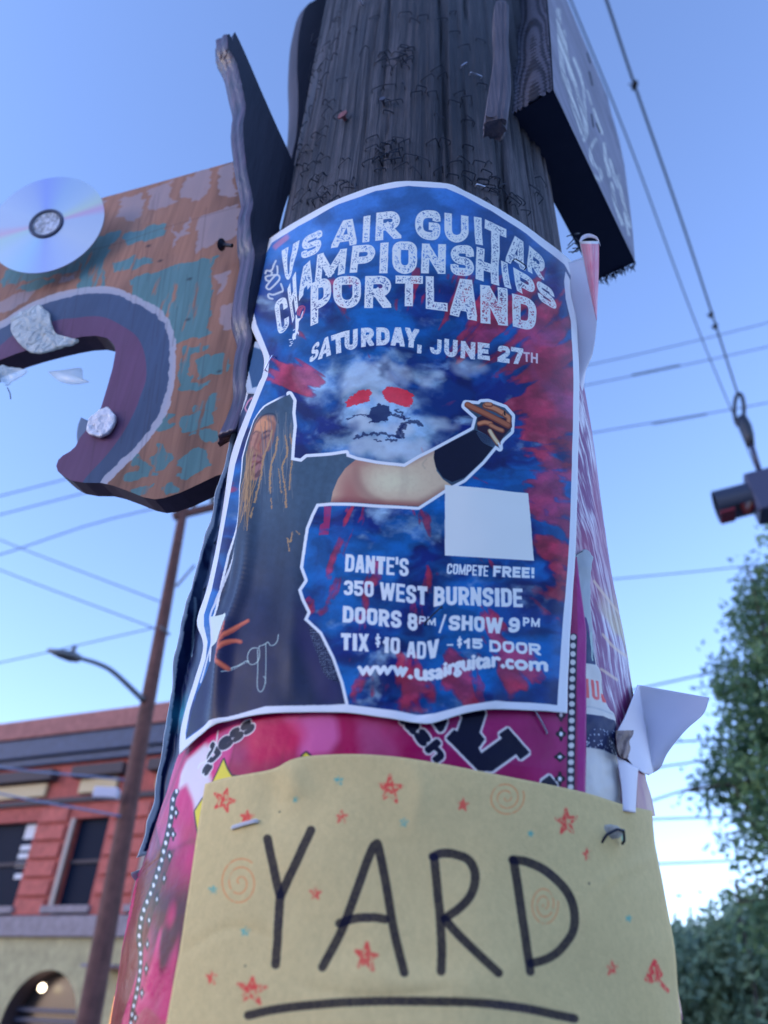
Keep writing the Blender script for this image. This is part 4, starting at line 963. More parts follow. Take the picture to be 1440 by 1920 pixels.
# screw head sticking out by the plank
c = SG.hit([(432, 490)])[0]; q = SG.hit([(452, 492)])[0]; dd = (c - q) / np.linalg.norm(c - q)
V, Fs = tube_vf([q + SG.n * .02, q + dd * .008 + SG.n * .02, c + SG.n * .02 - dd * .004, c + SG.n * .02], [.0018, .0018, .0022, .0062], 12); mesh('screw', V, Fs, m_rust, SIGN)

# compact disc eye
m_cd, t, b = nmat('disc_painted_sheen'); CDK = .72; L = t.links
tc = t.nodes.new('ShaderNodeTexCoord'); gr2 = t.nodes.new('ShaderNodeSeparateXYZ'); L.new(tc.outputs['Object'], gr2.inputs[0])
at_ = t.nodes.new('ShaderNodeMath'); at_.operation = 'ARCTAN2'; L.new(gr2.outputs[1], at_.inputs[0]); L.new(gr2.outputs[0], at_.inputs[1])
ml = t.nodes.new('ShaderNodeMapRange'); ml.inputs['From Min'].default_value = -math.pi; ml.inputs['From Max'].default_value = math.pi; L.new(at_.outputs[0], ml.inputs[0])
cr = t.nodes.new('ShaderNodeValToRGB'); L.new(ml.outputs[0], cr.inputs[0]); R4 = cr.color_ramp
cols = [(0, (.55, .55, .62)), (.035, (.7, .45, .5)), (.06, (.55, .62, .55)), (.12, (.55, .60, .64)), (.20, (.45, .58, .66)), (.27, (.42, .45, .66)), (.32, (.50, .52, .66)), (.42, (.6, .58, .62)), (.52, (.55, .55, .62)), (.545, (.7, .40, .5)), (.57, (.62, .64, .5)), (.62, (.52, .58, .64)), (.70, (.44, .52, .64)), (.78, (.36, .40, .68)), (.83, (.46, .49, .64)), (.93, (.55, .57, .64)), (1, (.55, .55, .62))]  # view-dependent rainbow sheen painted in as fixed wedge colours
cols = [(p_, tuple(v * CDK for v in c_)) for p_, c_ in cols]; R4.elements[0].color = list(cols[0][1]) + [1]; R4.elements[1].color = list(cols[-1][1]) + [1]
for p_, c_ in cols[1:-1]: e = R4.elements.new(p_); e.color = list(c_) + [1]
L.new(cr.outputs[0], b.inputs['Base Color']); b.inputs['Metallic'].default_value = .75; b.inputs['Roughness'].default_value = .34; b.inputs['Coat Weight'].default_value = .3
_rd = rays([(88, 421)])[0]; cdc = CAM + _rd * (((SG.P + SG.n * .036 - CAM) @ SG.n) / (_rd @ SG.n))
CDO = empty('compact_disc', tuple(cdc)); tag(CDO, 'scratched silver compact disc with painted-in rainbow sheen fixed on the sign as an eye', 'compact disc')
er = SG.hit([(173, 415)])[0]; el_ = SG.hit([(3, 428)])[0]; RC = np.linalg.norm(er - el_) / 2 * .87
def ring(name, r0, r1, h, mat):
    n_ = 96; V = []
    for rr, hh in ((r0, 0), (r1, 0), (r1, h), (r0, h)):
        for k in range(n_): t_ = 2 * math.pi * k / n_; V.append((rr * math.cos(t_), rr * math.sin(t_), hh))
    Fs = [(a * n_ + k, a * n_ + (k + 1) % n_, ((a + 1) % 4) * n_ + (k + 1) % n_, ((a + 1) % 4) * n_ + k) for a in range(4) for k in range(n_)]
    me = bpy.data.meshes.new(name); me.from_pydata(V, [], Fs); me.materials.append(mat); me.polygons.foreach_set('use_smooth', [False] * len(me.polygons)); o = bpy.data.objects.new(name, me); COL.objects.link(o); fixn(o); return o
# tilt of the disc face a little toward the viewer
nd = SG.n - _rd * .42; nd /= np.linalg.norm(nd); xd = np.cross(Zv, nd); xd /= np.linalg.norm(xd); yd = np.cross(nd, xd)
MR = Matrix(((xd[0], yd[0], nd[0], 0), (xd[1], yd[1], nd[1], 0), (xd[2], yd[2], nd[2], 0), (0, 0, 0, 1)))
m_hub = simple('hub_foil', (.5, .52, .6), .35, .6, nscale=220, namp=.7, bump=1.0, bdist=.004)
for o, dz in [(ring('disc_surface', RC * .31, RC, .0012, m_cd), 0), (ring('clear_band', RC * .285, RC * .31, .0009, simple('clear_band', (.30, .32, .5), .3)), 0), (ring('hub_ring', RC * .24, RC * .285, .0026, simple('hub_dark', (.03, .03, .07), .4)), 0), (ring('hub', RC * .001, RC * .24, .0016, m_hub), 0)]:
    o.parent = CDO; o.matrix_basis = MR
# teeth of crumpled clear plastic
m_pl, t, b = nmat('cloudy_plastic'); b.inputs['Base Color'].default_value = (.80, .84, .83, 1); b.inputs['Roughness'].default_value = .25; b.inputs['Transmission Weight'].default_value = .35; b.inputs['IOR'].default_value = 1.25
tcn = t.nodes.new('ShaderNodeTexCoord'); nn1 = t.nodes.new('ShaderNodeTexNoise'); nn1.inputs['Scale'].default_value = 70; nn1.inputs['Detail'].default_value = 4; nn1.inputs['Distortion'].default_value = 1.5; t.links.new(tcn.outputs['Object'], nn1.inputs['Vector'])
bb = t.nodes.new('ShaderNodeBump'); bb.inputs['Strength'].default_value = 1; bb.inputs['Distance'].default_value = .01; t.links.new(nn1.outputs[0], bb.inputs['Height']); t.links.new(bb.outputs[0], b.inputs['Normal'])
m_cl, t, b = nmat('thin_clear_plastic'); b.inputs['Base Color'].default_value = (.75, .82, .82, 1); b.inputs['Roughness'].default_value = .2; b.inputs['Alpha'].default_value = .42
m_gt = simple('grey_blue_plastic', (.10, .13, .20), .35)
def plate(name, px_, plane, off, thk_, mat, label, cat='tooth', crum=0, grp='plastic teeth in the mouth of the sign', bow=0):
    c2 = np.array(px_, float); B0 = np.vstack([curve(np.vstack([c2, c2[:1]]), 64)[:-1]]); ctr = B0.mean(0); rings = []; V = []
    K = 12
    for k in range(K + 1):
        s_ = k / K; q = ctr + (B0 - ctr) * s_; P = plane.hit(q); 
        o_ = off + bow * (1 - s_ ** 2) + (crum * (fbm(q[:, 0] / 9., q[:, 1] / 9., 3, 6) - .5) * (1 - .4 * s_) if crum else 0); V.append(P + plane.n * np.broadcast_to(np.asarray(o_), (len(q),))[:, None])
    n_ = len(B0); A_ = np.vstack(V); Bk = A_ - plane.n * thk_; VV = np.vstack([A_, Bk]); Fs = []; N0 = len(A_)
    for k in range(K):
        for q in range(n_):
            a, b_, c_, d_2 = k * n_ + q, k * n_ + (q + 1) % n_, (k + 1) * n_ + (q + 1) % n_, (k + 1) * n_ + q
            Fs.append((a, b_, c_, d_2)); Fs.append((N0 + d_2, N0 + c_, N0 + b_, N0 + a))
    for q in range(n_): a, b_ = K * n_ + q, K * n_ + (q + 1) % n_; Fs.append((a, b_, N0 + b_, N0 + a))
    o = mesh(name, VV, Fs, mat, None, smooth=True); tag(o, label, cat, grp); return o
def z7(L_): return [(x / 5.333, 540 + y / 5.333) for x, y in L_]
plate('plastic_tooth', z7([(140, 340), (260, 270), (420, 205), (470, 250), (525, 290), (545, 400), (600, 500), (700, 545), (820, 560), (780, 590), (620, 640), (480, 680), (390, 690), (290, 650), (200, 560), (150, 470)]), SG, .006, .002, m_pl, 'large crumpled clear tooth on the upper lip', crum=.006)
plate('plastic_tooth', z7([(350, 695), (480, 680), (680, 655), (700, 720), (710, 780), (775, 790), (660, 815), (560, 815), (450, 780)]), SG, -.02, .0008, m_cl, 'thin see-through tooth tip hanging under the large crumpled tooth', bow=.004)
plate('plastic_tooth', z7([(-60, 840), (40, 800), (120, 815), (300, 855), (180, 940), (80, 1000), (60, 960), (-60, 960)]), SG, .004, .001, m_cl, 'creased see-through tooth at the left frame edge', crum=.006)
plate('plastic_tooth', z7([(-80, 800), (0, 880), (40, 940), (70, 1005), (0, 1010), (-90, 1010)]), SG, .010, .001, m_gt, 'grey tooth half out of frame at the left edge')
plate('plastic_tooth', z7([(910, 1400), (960, 1320), (1100, 1240), (1165, 1290), (1190, 1340), (1130, 1460), (1060, 1515), (980, 1510), (905, 1475)]), SG, .006, .003, simple('crumpled_white_film', (.78, .76, .82), .4, nscale=90, namp=.2, bump=1, bdist=.004), 'crumpled white tooth on the lower lip', crum=.006)
plate('plastic_tooth', z7([(745, 1222), (850, 1270), (965, 1318), (1010, 1330), (900, 1480), (800, 1600), (755, 1580), (710, 1480), (700, 1400), (715, 1300)]), SG, -.010, .003, m_gt, 'dark grey pointed tooth rising from the lower jaw')
tag(tube('twig_wire', [SG.hit([(14, 727)])[0], SG.hit([(19, 738)])[0], SG.hit([(20, 748)])[0]], .0005, m_rust), 'tiny bent wire under the left frame edge tooth', 'wire')
# ================================================================== PAPER
def px_noise(cv, ly):
    ga, gz = cv.grid(); px_ = ly.px(ga, gz); return ga, gz, px_[..., 0], px_[..., 1]
def sheet(name, ly, L_, R_, T_, B_, cv, mat, nu=120, nv=150, disp=None, parent=None, thick=.0003, lift=0, extra=None):
    g = coons(L_, R_, T_, B_, nu, nv); P, az, N = ly.hit(g.reshape(-1, 2)); 
    d = np.full(len(P), float(lift))
    if disp is not None: d = d + disp(g.reshape(-1, 2), az)
    P = P + N * d[:, None]
    if extra is not None: P = P + extra(g.reshape(-1, 2), az)
    o = mesh(name, P, grid_faces(nv, nu), mat, parent, uv=cv.uv(az), smooth=True)
    s_ = o.modifiers.new('paper_thickness', 'SOLIDIFY'); s_.thickness = thick; s_.offset = -1
    return o
def ridge(p, pts, w, amp):
    """smooth fold along a polyline (photo px)"""
    c = curve(pts, 50); d2 = ((p[:, None, :] - c[None]) ** 2).sum(-1); k = d2.argmin(1); d = np.sqrt(d2.min(1)); t = k / 49.
    e = np.clip(np.sin(np.pi * np.clip(t, .02, .98)), 0, 1) ** .5
    return amp * np.exp(-(d / w) ** 2) * e
WH = np.array([.80, .80, .82])

# ---------------------------------------------------------------- dark poster, furthest left
LD = Layer(.1418)
cv = Canvas(-.34, -.06, 1.66, 2.20, 2500, LD.az, WH * .95); ga, gz, X, Y = px_noise(cv, LD)
f1 = fbm(ga * 60 + gz * 30, gz * 35, 5, 3); f2 = fbm(ga * 300, gz * 90 + ga * 50, 4, 6)
dkp = alb(14, 38, 82)[None, None] * (.4 + 1.1 * f1[..., None]); 
lt = sm(f1 * .6 + f2 * .4, .45, .66)[..., None] * sm(Y, 1300, 1000)[..., None]; dkp = dkp * (1 - lt * .55) + alb(60, 85, 140) * lt * .55
inn = [(478, 690), (462, 740), (445, 800), (425, 880), (406, 945), (398, 985), (380, 1030), (366, 1090), (349, 1130), (340, 1185), (330, 1240), (326, 1290), (318, 1350), (308, 1420), (297, 1480), (284, 1540), (266, 1596), (420, 1590), (560, 1400), (560, 700)]
cv.paint(cv.mask([inn]), dkp)
cv.paint(blur(cv.stroke([[(335, 1345), (350, 1325)]], 26), 16), (.03, .30, .42), .8)
cv.paint(blur(cv.stroke([[(362, 1120), (359, 1165), (357, 1230)]], 2.5), 1), alb(120, 150, 205), .8)
cv.paint(blur(cv.stroke([[(470, 745), (462, 752), (458, 765), (463, 772), (470, 768)]], 2.5), 1), alb(170, 120, 180), .9)
m_ = paper('dark_poster_print', cv.image('dark_poster'), .36, .9, 45, .3, .1)
Ld = [(492, 672), (470, 700), (455, 740), (440, 790), (420, 870), (402, 928), (395, 965), (375, 1030), (362, 1090), (345, 1125), (334, 1180), (322, 1240), (320, 1290), (309, 1350), (299, 1420), (285, 1490), (268, 1560), (254, 1608)]
Rd = [(560, 690), (555, 900), (530, 1150), (500, 1350), (450, 1580)]
def dd_(p, az): return (fbm(p[:, 0] / 22, p[:, 1] / 60, 3, 4) - .5) * .0035 - .0008
tag(sheet('dark_poster', LD, Ld, Rd, [(492, 672), (560, 690)], [(254, 1608), (300, 1598), (450, 1580)], cv, m_, 60, 160, dd_), 'dark navy poster with thin white margin flapping off the left side of the pole', 'poster')
# curled pale margin peeking out at the top of it
cvb = Canvas(-.3, -.05, 1.9, 2.3, 1200, LD.az, alb(125, 145, 205)); cvb.poly([(462, 668), (478, 652), (500, 660), (500, 720), (474, 728)], alb(22, 60, 120))
mcl = paper('pale_paper', cvb.image('curl_paper'), .5, .2, 40)
tag(sheet('curled_poster_corner', Layer(.1425), [(480, 640), (462, 654), (456, 672), (457, 700), (463, 738)], [(500, 650), (503, 690), (500, 740)], [(480, 640), (500, 650)], [(463, 738), (500, 740)], cvb, mcl, 20, 30), 'curled pale edged poster corner behind the left edge of the blue poster', 'poster')

# ---------------------------------------------------------------- fur print poster, right
LF = Layer(.1416)
cv = Canvas(.02, .30, 1.66, 2.18, 2600, LF.az, WH); ga, gz, X, Y = px_noise(cv, LF)
wr = fbm(ga * 18, gz * 14, 3, 9); f1 = fbm(ga * 300 + wr * 9 + gz * 60, gz * 45 + wr * 6, 4, 2); f2 = fbm(ga * 22 + gz * 8, gz * 12, 4, 5)
c0 = alb(88, 45, 110); c1 = alb(205, 190, 250); c2 = alb(150, 130, 200)
f1 = f1 * .6 + .4 * fbm(ga * 900 + wr * 20 + gz * 200, gz * 130, 3, 6); t_ = sm(f1 * .72 + f2 * .28, .42, .64)[..., None]; cv.im = c0 * (1 - t_) + (c1 * .75 + c2 * .25) * t_
pk = (sm(fbm(ga * 16 + 4, gz * 9 + 2, 3, 14), .56, .70) * .7)[..., None]; cv.im = cv.im * (1 - pk) + alb(110, 40, 95)[None, None] * (.7 + .6 * f1[..., None]) * pk
yl = (sm(fbm(ga * 26, gz * 20, 3, 21), .60, .70) * sm(Y, 1080, 1180) * .55)[..., None]; cv.im = cv.im * (1 - yl) + alb(150, 145, 120) * yl
for P in [[(1112, 1090), (1135, 1120), (1160, 1150)], [(1128, 1190), (1150, 1215), (1178, 1235)], [(1125, 1255), (1155, 1275)]]: cv.paint(blur(cv.stroke([curve(P, 12)], 5), 1), alb(165, 150, 165), .65)
m_ = paper('fur_print', cv.image('fur_poster'), .42, .9, 60, .5, .1)
aa = np.linspace(.03, .29, 70); zz = np.linspace(2.162, 1.66, 170)
A, Z = np.meshgrid(aa, zz); th = A / LF.r; rr = LF.r + (fbm(A * 40, Z * 25, 3, 8) - .5) * .0016 + .0006 * np.sin(Z * 31 + A * 9)
PF = np.stack([rr * np.sin(th), -rr * np.cos(th), Z], -1).reshape(-1, 3)
o = mesh('fur_poster', PF, grid_faces(170, 70), m_, None, uv=cv.uv(np.stack([A.ravel(), Z.ravel()], -1)), smooth=True)
s_ = o.modifiers.new('paper_thickness', 'SOLIDIFY'); s_.thickness = .0003; s_.offset = -1
tag(o, 'lilac and magenta fur print poster wrapped round the right side of the pole', 'poster')
LC = Layer(.149)
mwb, t, b = nmat('white_paper_back'); b.inputs['Base Color'].default_value = (.74, .70, .78, 1); b.inputs['Roughness'].default_value = .6
nz = t.nodes.new('ShaderNodeTexNoise'); nz.inputs['Scale'].default_value = 40; tcn = t.nodes.new('ShaderNodeTexCoord'); t.links.new(tcn.outputs['Object'], nz.inputs['Vector']); bb = t.nodes.new('ShaderNodeBump'); bb.inputs['Strength'].default_value = .25; bb.inputs['Distance'].default_value = .002; t.links.new(nz.outputs[0], bb.inputs['Height']); t.links.new(bb.outputs[0], b.inputs['Normal'])
# turned-back white reverse of the fur poster's corner
def fsheet(name, rows, off, mat, parent=None, uv=None, nu=24, nv=40, thick=.0003, depth=None, rs=None):
    """free sheet: rows = [(left px, right px)], depth(u,v) = horizontal distance beyond the closest point to the pole axis"""
    g = coons([r[0] for r in rows], [r[-1] for r in rows], rows[0], rows[-1], nu, nv); q = g.reshape(-1, 2)
    U_, V_ = np.meshgrid(np.linspace(0, 1, nu), np.linspace(0, 1, nv)); d = rays(q); h = np.hypot(d[:, 0], d[:, 1]); tc = -(CAM[0] * d[:, 0] + CAM[1] * d[:, 1]) / h ** 2
    if rs: bq = np.hypot(CAM[0] + d[:, 0] / h * tc * h, CAM[1] + d[:, 1] / h * tc * h); tc = tc - np.sqrt(np.maximum(rs ** 2 - bq ** 2, 0)) / h
    t = tc + (np.asarray(depth(U_, V_)).ravel() + off) / h; P = CAM + d * t[:, None]
    o = mesh(name, P, grid_faces(nv, nu), mat, parent, uv=uv(q, P) if uv else np.stack([U_.ravel(), 1 - V_.ravel()], -1), smooth=True)
    s_ = o.modifiers.new('paper_thickness', 'SOLIDIFY'); s_.thickness = thick; s_.offset = -1; return o
o = fsheet('turned_corner_paper', [[(1066, 492), (1094, 482)], [(1066, 540), (1108, 560)], [(1078, 610), (1119, 590)], [(1080, 680), (1112, 660)], [(1084, 740), (1100, 690)], [(1083, 790), (1094, 728)]], 0, mwb, depth=lambda u, v: -.030 + .012 * u - .006 * np.sin(v * 3.1) * u)
tag(o, 'white reverse of a turned-back poster corner beside the blue poster right edge', 'paper')
# pink cone curl
CC = []
cvp = Canvas(0, 1, 0, 1, 500, lambda p: p, WH); gu = np.linspace(0, 1, 500); GU, GV = np.meshgrid(gu, gu)
ff = fbm(GU * 30 + GV * 6, GV * 9, 4, 3)
cvp.im = (alb(190, 70, 130) * (1 - ff[..., None]) + alb(220, 150, 205) * ff[..., None]); e_ = ((GV < .035) | (GU < .05))[..., None]; cvp.im = np.where(e_, WH, cvp.im)
m_ = paper('pink_curl_print', cvp.image('pink_curl'), .5, .3, 50)
cone = fsheet('pink_cone_curl', [[(1086, 452), (1123, 452)], [(1094, 490), (1123, 490)], [(1104, 540), (1122, 530)], [(1113, 580), (1120, 570)], [(1118, 600), (1119, 600)]], 0, m_, depth=lambda u, v: -.040 - .012 * np.sin(np.pi * np.clip(u, 0, 1)) * (1 - .6 * v))
par(cone, None); tag(cone, 'pink furred poster corner rolled into a cone under the timber block', 'paper')
rim = [(1068, 436 + 56), (1080, 470), (1086, 452), (1090, 444), (1100, 439), (1112, 440), (1120, 445), (1124, 454)]
d = rays(rim); h = np.hypot(d[:, 0], d[:, 1]); tc = -(CAM[0] * d[:, 0] + CAM[1] * d[:, 1]) / h ** 2
Pr = CAM + d * (tc + np.array([-.030, -.034, -.038, -.034, -.03, -.03, -.033, -.040]) / h)[:, None]
Pc = curve(Pr[2:], 24); V = np.vstack([Pc, Pc + Zv * -.006 + np.array([0, -.0006, 0])]); mesh('curl_rim', V, [(k, k + 1, 25 + k, 24 + k) for k in range(23)], mwb, cone, smooth=True).modifiers.new('paper_thickness', 'SOLIDIFY').thickness = .0004
cone.location = cone.location

# ---------------------------------------------------------------- torn band poster, lower right
LT = Layer(.1440)
cv = Canvas(.01, .26, 1.66, 2.02, 3200, LT.az, alb(150, 165, 215)); ga, gz, X, Y = px_noise(cv, LT)
gn = fbm(ga * 50, gz * 50, 5, 3)[..., None]; cv.im = (alb(112, 128, 175) * (.8 + .4 * gn))
cv.paint(sm(Y, 1228, 1236), alb(150, 160, 205)[None, None] * (.85 + .3 * gn))
band = lambda pts, col, a=1: cv.poly(pts, col, a)
band([(1050, 1150), (1098, 1158), (1103, 1175), (1106, 1200), (1118, 1244), (1050, 1238)], alb(60, 40, 115)); band([(1050, 1172), (1098, 1176), (1106, 1196), (1118, 1246), (1050, 1238)], alb(16, 42, 96))
for s_ in [[(1108, 1186), (1109, 1210), (1112, 1238)]]: cv.paint(cv.stroke([s_], 2.5), alb(120, 150, 190))
red = alb(165, 70, 95)
for q in [((1098, 1308), (1105, 1309), (1098, 1272), (1104, 1273)), ((1110, 1311), (1126, 1314), (1108, 1274), (1122, 1277))]: cv.paint(cv.mask(letter('I' if q[0][0] < 1100 else 'U', q, .3)), red, .95)
cv.paint(cv.mask([[(1128, 1300), (1134, 1302), (1137, 1318), (1130, 1316)]]), red)
band([(1050, 1330), (1098, 1338), (1130, 1343), (1152, 1352), (1156, 1370), (1158, 1418), (1130, 1406), (1098, 1400), (1050, 1396)], alb(12, 38, 88))
m_ = cv.mask([[(1050, 1330), (1098, 1338), (1130, 1343), (1152, 1352), (1156, 1370), (1158, 1418), (1130, 1406), (1098, 1400), (1050, 1396)]])
sp = (_T[(ga * 1500).astype(int) & 255, (gz * 1500).astype(int) & 255] > (.995 - .10 * sm(Y, 1350, 1400))); cv.paint(m_ * sp, alb(190, 205, 240))
cv.paint(blur(cv.stroke([curve([(1050, 1322), (1110, 1326), (1150, 1340)], 20)], 2), 1), alb(95, 115, 165), .6)
band([(1085, 1494), (1120, 1494), (1150, 1505), (1150, 1515), (1085, 1515)], alb(18, 44, 100))
m_ = paper('torn_band_print', cv.image('torn_band'), .5, .8, 50, .4, .2)
g_ = [(1070, 1034), (1086, 1040), (1094, 1030), (1104, 1033), (1109, 1042), (1113, 1046), (1109, 1060), (1108, 1090), (1108, 1130), (1110, 1170), (1113, 1205), (1119, 1242), (1126, 1262), (1132, 1300), (1142, 1330), (1151, 1340), (1155, 1372), (1158, 1420), (1162, 1470), (1168, 1530)]
o = sheet('torn_banded_poster', LT, [(1040, 1036), (1036, 1200), (1030, 1400), (1030, 1530)], g_, [(1040, 1036), (1062, 1038), (1070, 1034)], [(1030, 1530), (1168, 1530)], cv, m_, 40, 110, lambda p, az: (fbm(p[:, 0] / 20, p[:, 1] / 30, 3, 4) - .5) * .002)
tag(o, 'torn grey white poster strip with navy bands and red letters at lower right', 'poster')

# ---------------------------------------------------------------- pink flower poster
LPK = Layer(.1448)
cv = Canvas(-.36, .16, 1.55, 1.90, 2700, LPK.az, alb(150, 40, 120)); ga, gz, X, Y = px_noise(cv, LPK)
def petals(sc_, seed):
    rng = np.random.default_rng(seed); n_ = 46; cx = rng.uniform(-.36, .16, n_); cz = rng.uniform(1.55, 1.90, n_); d1 = np.full(ga.shape, 9.); d2 = d1.copy(); id1 = np.zeros(ga.shape, int); wa = ga + (fbm(ga * 14, gz * 14, 3, seed) - .5) * .05; wz = gz + (fbm(ga * 14 + 7, gz * 14, 3, seed + 2) - .5) * .05
    for k in range(n_):
        d = np.hypot((wa - cx[k]) * 1.5, wz - cz[k]); m = d < d1; d2 = np.where(m, d1, np.minimum(d2, d)); d1 = np.where(m, d, d1); id1 = np.where(m, k, id1)
    return d1, id1, rng.random(n_), d2 - d1
d1, id1, rv, dd12 = petals(1, 5); v_ = rv[id1]; pc = [alb(128, 24, 98), alb(165, 52, 132), alb(100, 14, 66), alb(190, 100, 170), alb(146, 26, 88)]
im = np.zeros_like(cv.im)
for k, c in enumerate(pc): im[(v_ * 5).astype(int) == k] = c
f_ = fbm(ga * 60, gz * 30, 4, 8)[..., None]; im = im * (.75 + .5 * f_) * (1.15 - 5.5 * d1[..., None].clip(0, .1)); hl = sm(fbm(ga * 24, gz * 24, 4, 31), .56, .74)[..., None]; im = im * (1 - hl * .35) + alb(215, 130, 200) * hl * .35; im = im * (.72 + .28 * sm(dd12, 0, .006)[..., None]) * (.72 + .5 * fbm(ga * 130, gz * 60, 4, 71)[..., None])
dk = (sm(fbm(ga * 30 + 3, gz * 16, 4, 41), .50, .58) * sm(X, 420, 360) * sm(X, 262, 300) * sm(Y, 1600, 1700))[..., None]; im = im * (1 - dk * .85) + alb(20, 25, 55) * dk * .85
gnl = (.5 * sm(fbm(ga * 24 + 9, gz * 24, 3, 47), .66, .70) * sm(X, 420, 300) * sm(Y, 1500, 1600))[..., None]; im = im * (1 - gnl * .7) + alb(110, 115, 85) * gnl * .7
cv.im = np.clip(im * np.array([.78, .44, .68]), .002, .85)
# smooth darker plum field at right with lens-like highlights
rt = (sm(X, 720, 830))[..., None]; cv.im = cv.im * (1 - rt * .9) + alb(98, 20, 92)[None, None] * (.9 + .25 * f_) * rt * .9
cv.paint(blur(cv.stroke([curve([(880, 1380), (930, 1350), (1000, 1345), (1050, 1370), (1040, 1430), (1000, 1450)], 30)], 20), 10), alb(130, 45, 125), .5)
cv.paint(blur(cv.mask([[(530, 1345), (620, 1335), (632, 1350), (636, 1385), (618, 1412), (560, 1420), (560, 1380)]]), 5), alb(195, 90, 175), .65)
cv.paint(blur(cv.mask([[(470, 1350), (560, 1345), (575, 1380), (555, 1410), (480, 1440), (460, 1400)]]), 9), alb(150, 25, 90), .7)
# silver glare painted into the print as a pale patch
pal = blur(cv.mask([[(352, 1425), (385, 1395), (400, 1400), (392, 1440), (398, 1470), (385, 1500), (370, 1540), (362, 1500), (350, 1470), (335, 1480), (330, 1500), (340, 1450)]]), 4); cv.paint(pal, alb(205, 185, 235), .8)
nvy = alb(10, 22, 62); wht = alb(190, 175, 225)
big = [[(862, 1335), (870, 1345), (859, 1375), (851, 1371), (839, 1384), (896, 1442), (922, 1443), (968, 1410), (975, 1421), (990, 1410), (953, 1367), (938, 1377), (945, 1384), (901, 1416), (891, 1395), (897, 1398), (906, 1385), (896, 1373), (908, 1335), (890, 1325)],
       [(812, 1352), (836, 1350), (829, 1368), (824, 1370)], [(1016, 1466), (1030, 1456), (1042, 1470), (1040, 1478), (1016, 1474)]]
for p in big:
    mm_ = cv.mask([p]); cv.paint(dilate(mm_, 4), wht, .9); cv.paint(dilate(mm_, 1.5), nvy)
for txt, bs, tp in [('dess', [(0, 395, 1432), (.33, 420, 1405), (.66, 447, 1385), (1, 478, 1365)], [(0, 383, 1412), (.33, 405, 1385), (.66, 430, 1362), (1, 462, 1342)]), ('lash', [(0, 752, 1352), (.4, 775, 1375), (.7, 796, 1402), (1, 818, 1428)], [(0, 776, 1338), (.4, 798, 1356), (.7, 818, 1384), (1, 842, 1410)]),
                    ('a', [(0, 388, 1452), (1, 398, 1437)], [(0, 375, 1442), (1, 386, 1427)])]:
    mm_ = cv.mask(font_text(txt, bs, tp)); cv.paint(dilate(mm_, 4.5), wht, .9); cv.paint(dilate(mm_, 2), nvy)
cv.paint(cv.stroke([curve([(372, 1440), (376, 1432), (390, 1425), (405, 1400), (410, 1370)], 20)], 3), wht, .9)
# yellow star points behind the sheet
for st in [[(397, 1470), (420, 1423), (426, 1440), (435, 1455), (470, 1460), (420, 1480)], [(566, 1418), (574, 1411), (583, 1418)], [(378, 1500), (366, 1520), (372, 1560), (380, 1580), (390, 1520), (392, 1480)]]:
    mm_ = cv.mask([st]); cv.paint(dilate(mm_, 2), nvy); cv.paint(mm_, alb(185, 160, 70))
# bead borders
def beads(path, n_, rad, strip, blk, wcol):
    cv.paint(cv.stroke([curve(path, 80)], strip), blk)
    for q in curve(path, n_): cv.paint(cv.mask([[(q[0] + rad[0] * math.cos(t_), q[1] + rad[1] * math.sin(t_)) for t_ in np.linspace(0, 2 * math.pi, 14, endpoint=False)]]), wcol)
zc1 = lambda L_: [(x / 2.667, 1200 + y / 2.667) for x, y in L_]
blk = np.array([.004, .003, .008]); wb = alb(200, 205, 240)
leftb = zc1([(884, 755), (868, 795), (862, 860), (848, 950), (832, 1020), (800, 1135), (760, 1250), (715, 1360), (696, 1440), (690, 1500), (694, 1600), (688, 1680), (675, 1760), (655, 1850), (645, 1930), (635, 2000)])
beads(leftb, 30, (2.6, 4.6), 10, blk, wb)
beads([(1074, 1195), (1072, 1300), (1070, 1400), (1069, 1490), (1067, 1600)], 27, (5.6, 5.6), 15, alb(18, 22, 60), alb(150, 160, 205))
def diamond(x, y, w, h_, k=0):
    n_ = 4; P = []
    for t_ in np.linspace(0, 2 * math.pi, 32, endpoint=False):
        r_ = (1 - .34 * abs(math.sin(2 * t_))) if k == 0 else (.78 + .22 * math.cos(4 * t_)); P.append((x + w * r_ * math.cos(t_), y + h_ * r_ * math.sin(t_)))
    cv.poly(P, blk); cv.poly([(x + w * .35 * math.cos(t_), y + h_ * .32 * math.sin(t_)) for t_ in np.linspace(0, 2 * math.pi, 12, endpoint=False)], wb)
for k, (x, y) in enumerate(zc1([(882, 862), (868, 970), (849, 1078), (823, 1190), (787, 1294), (743, 1398), (732, 1518), (729, 1640), (706, 1762), (674, 1885)])): diamond(x, y, 5.5, 13, k % 2)
for k, (x, y) in enumerate([(1051, 1340), (1051, 1376), (1049, 1419), (1049, 1460)]): diamond(x, y, 10 if k != 2 else 12, 14 if k != 2 else 10, k % 2)
cv.paint(sm(X, 1081, 1083), alb(112, 28, 120)); cv.paint(blur(cv.stroke([[(1040, 1190), (1040, 1330)]], 30), 8), alb(115, 35, 120), .3)
m_ = paper('pink_flower_print', cv.image('pink_poster'), .30, .75, 75, .22, .1)
zz = np.linspace(1.875, 1.56, 120); _le = LPK.az([(478, 1183), (455, 1250), (400, 1340), (345, 1395), (322, 1450), (306, 1500), (288, 1560), (268, 1625)]); aL = np.interp(zz, np.r_[1.60, _le[::-1, 1][0] - .022, _le[::-1, 1]], np.r_[-.335, -.335, _le[::-1, 0]])
aR = LPK.az(np.stack([np.interp(np.linspace(0, 1, 60), [0, 1], [1099, 1096]), np.linspace(1183, 1720, 60)], -1)); aRi = np.interp(zz, aR[::-1, 1], aR[::-1, 0])
U_ = np.linspace(0, 1, 170)[None]; A = aL[:, None] * (1 - U_) + aRi[:, None] * U_; Z = np.repeat(zz[:, None], 170, 1)
